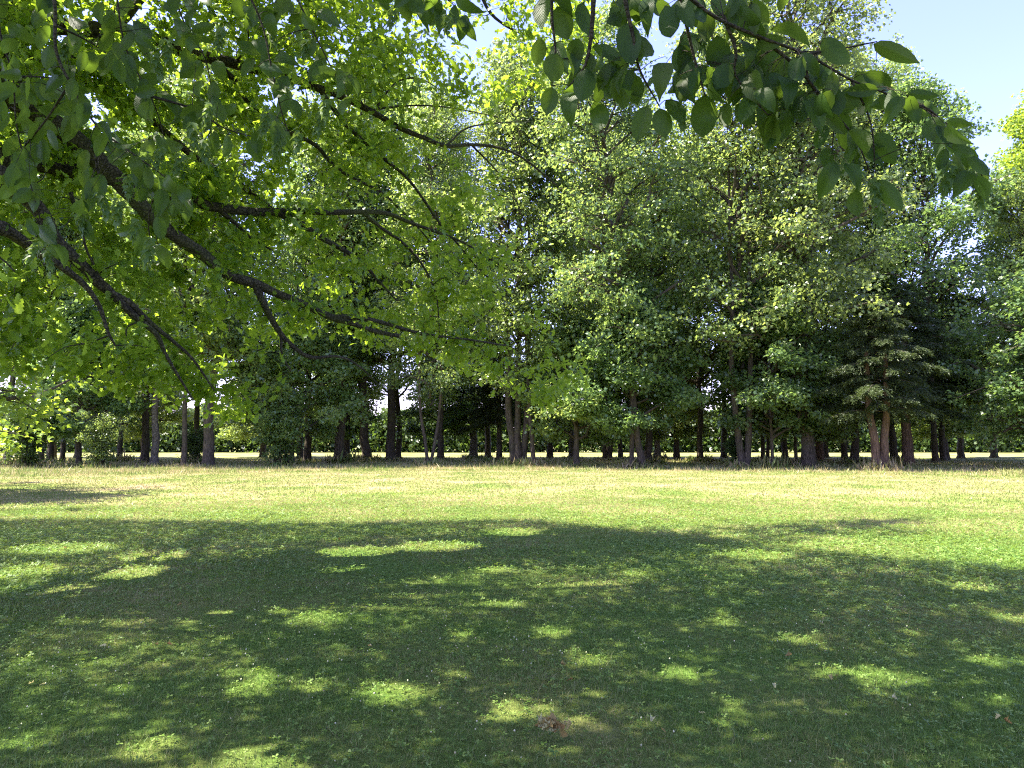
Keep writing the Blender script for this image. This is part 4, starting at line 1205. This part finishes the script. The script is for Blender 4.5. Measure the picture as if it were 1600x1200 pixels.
    for tw in ([(840, -40), (1000, -10), (1200, 0)], [(1160, 60), (1260, 90), (1330, 125)], [(880, 60), (980, 100)], [(1050, 90), (1180, 130), (1260, 150)]):
        sprinkle(tw, 1.42, 11, 27, 0.08, 18)
    for tw in ([(870, 60), (900, 110), (1000, 120), (1100, 110)], [(1150, 90), (1250, 130), (1330, 150)], [(1180, 140), (1230, 190)], [(1290, 160), (1340, 220), (1365, 290)], [(1330, 120), (1440, 160)], [(1450, 170), (1500, 230), (1535, 280)]):
        sprinkle(tw, 1.46, 13, 27, 0.08, 14)
    sprinkle([(560, -30), (640, -15), (740, 0)], 1.8, 16, 28, 0.1, 12)
    P, A, NN, S, W = (np.array(x, float) for x in (P, A, NN, S, W))
    nodes, _ = sk.arrays(); st = sk.tb
    for p in P:
        q = nodes[int(np.argmin(np.sum((nodes - p) ** 2, 1)))]
        if np.linalg.norm(q - p) < 0.25:
            st.add([q, (q + p) / 2 + np.array([0, 0, 0.1 * np.linalg.norm(q - p)]), p], [0.0011, 0.0008, 0.0006], sides=3, smooth=2)
    o = link('boughs', sk.tb.mesh('boughs'), M['twig'], root); o.location = -base
    V, Q, UV, n0 = [], [], [], 0
    pick = rng.integers(0, len(T_HORN), len(P))
    for i, (tv, tf, tu) in enumerate(T_HORN):
        mk = pick == i
        if not mk.any(): continue
        v, f = stamp(tv, tf, P[mk], A[mk], NN[mk], S[mk], W[mk])
        V.append(v); Q.append(f[0] + n0); UV.append(np.tile(tu, (mk.sum(), 1))); n0 += len(v)
    # leaves of the crown overhead, out of the picture
    t = np.array([k[0] for k in kp]); m = len(t); per = 19
    pos = (t[:, None, :] + rng.normal(0, 0.2, (m, per, 3)) * np.array([1, 1, 0.6])).reshape(-1, 3)
    px, py, f_ = proj(pos)
    pos = pos[~((px > -20) & (px < 1620) & (py > -20) & (f_ > 0.1) & (pos[:, 1] > 0))]
    pos = pos[~lit_wanted(pos, 0.03)[1]]
    n = len(pos)
    ax = rng.normal(0, 0.7, (n, 3)) + np.array([0, 0, -0.4]); nr = rng.normal(0, 0.5, (n, 3)) + np.array([0, 0, 0.9])
    sz = rng.uniform(0.10, 0.16, n)
    v, f = stamp(T_HORN_LO[0], T_HORN_LO[1], pos, ax, nr, sz, sz * 1.15)
    V.append(v); Q.append(f[0] + n0); UV.append(np.tile(T_HORN_LO[2], (n, 1))); n0 += len(v)
    me = np_mesh('crown', np.concatenate(V) - base, [np.concatenate(Q)], smooth=True, uv=np.concatenate(UV))
    link('crown', me, M['hornleaf'], root)
    SM = [seed_cluster_mesh(i) for i in range(4)]
    for k, (x, y, s) in enumerate(SEEDS_R + SEEDS_L):
        d = np.interp(x, [0, 800, 850, 1540], [1.85, 1.75, 1.38, 1.53]) + RND.uniform(-0.05, 0.05)
        p = at(x, y, d) - base
        o = bpy.data.objects.new('seed_cluster', SM[k % 4]); COL.objects.link(o); o.parent = root
        o.location = p; o.rotation_euler = (RND.uniform(-0.3, 0.3), RND.uniform(-0.3, 0.3), RND.uniform(0, 6.28)); o.scale = (s * 0.85,) * 3
    return len(kp), len(P)
print('hornbeam', hornbeam())
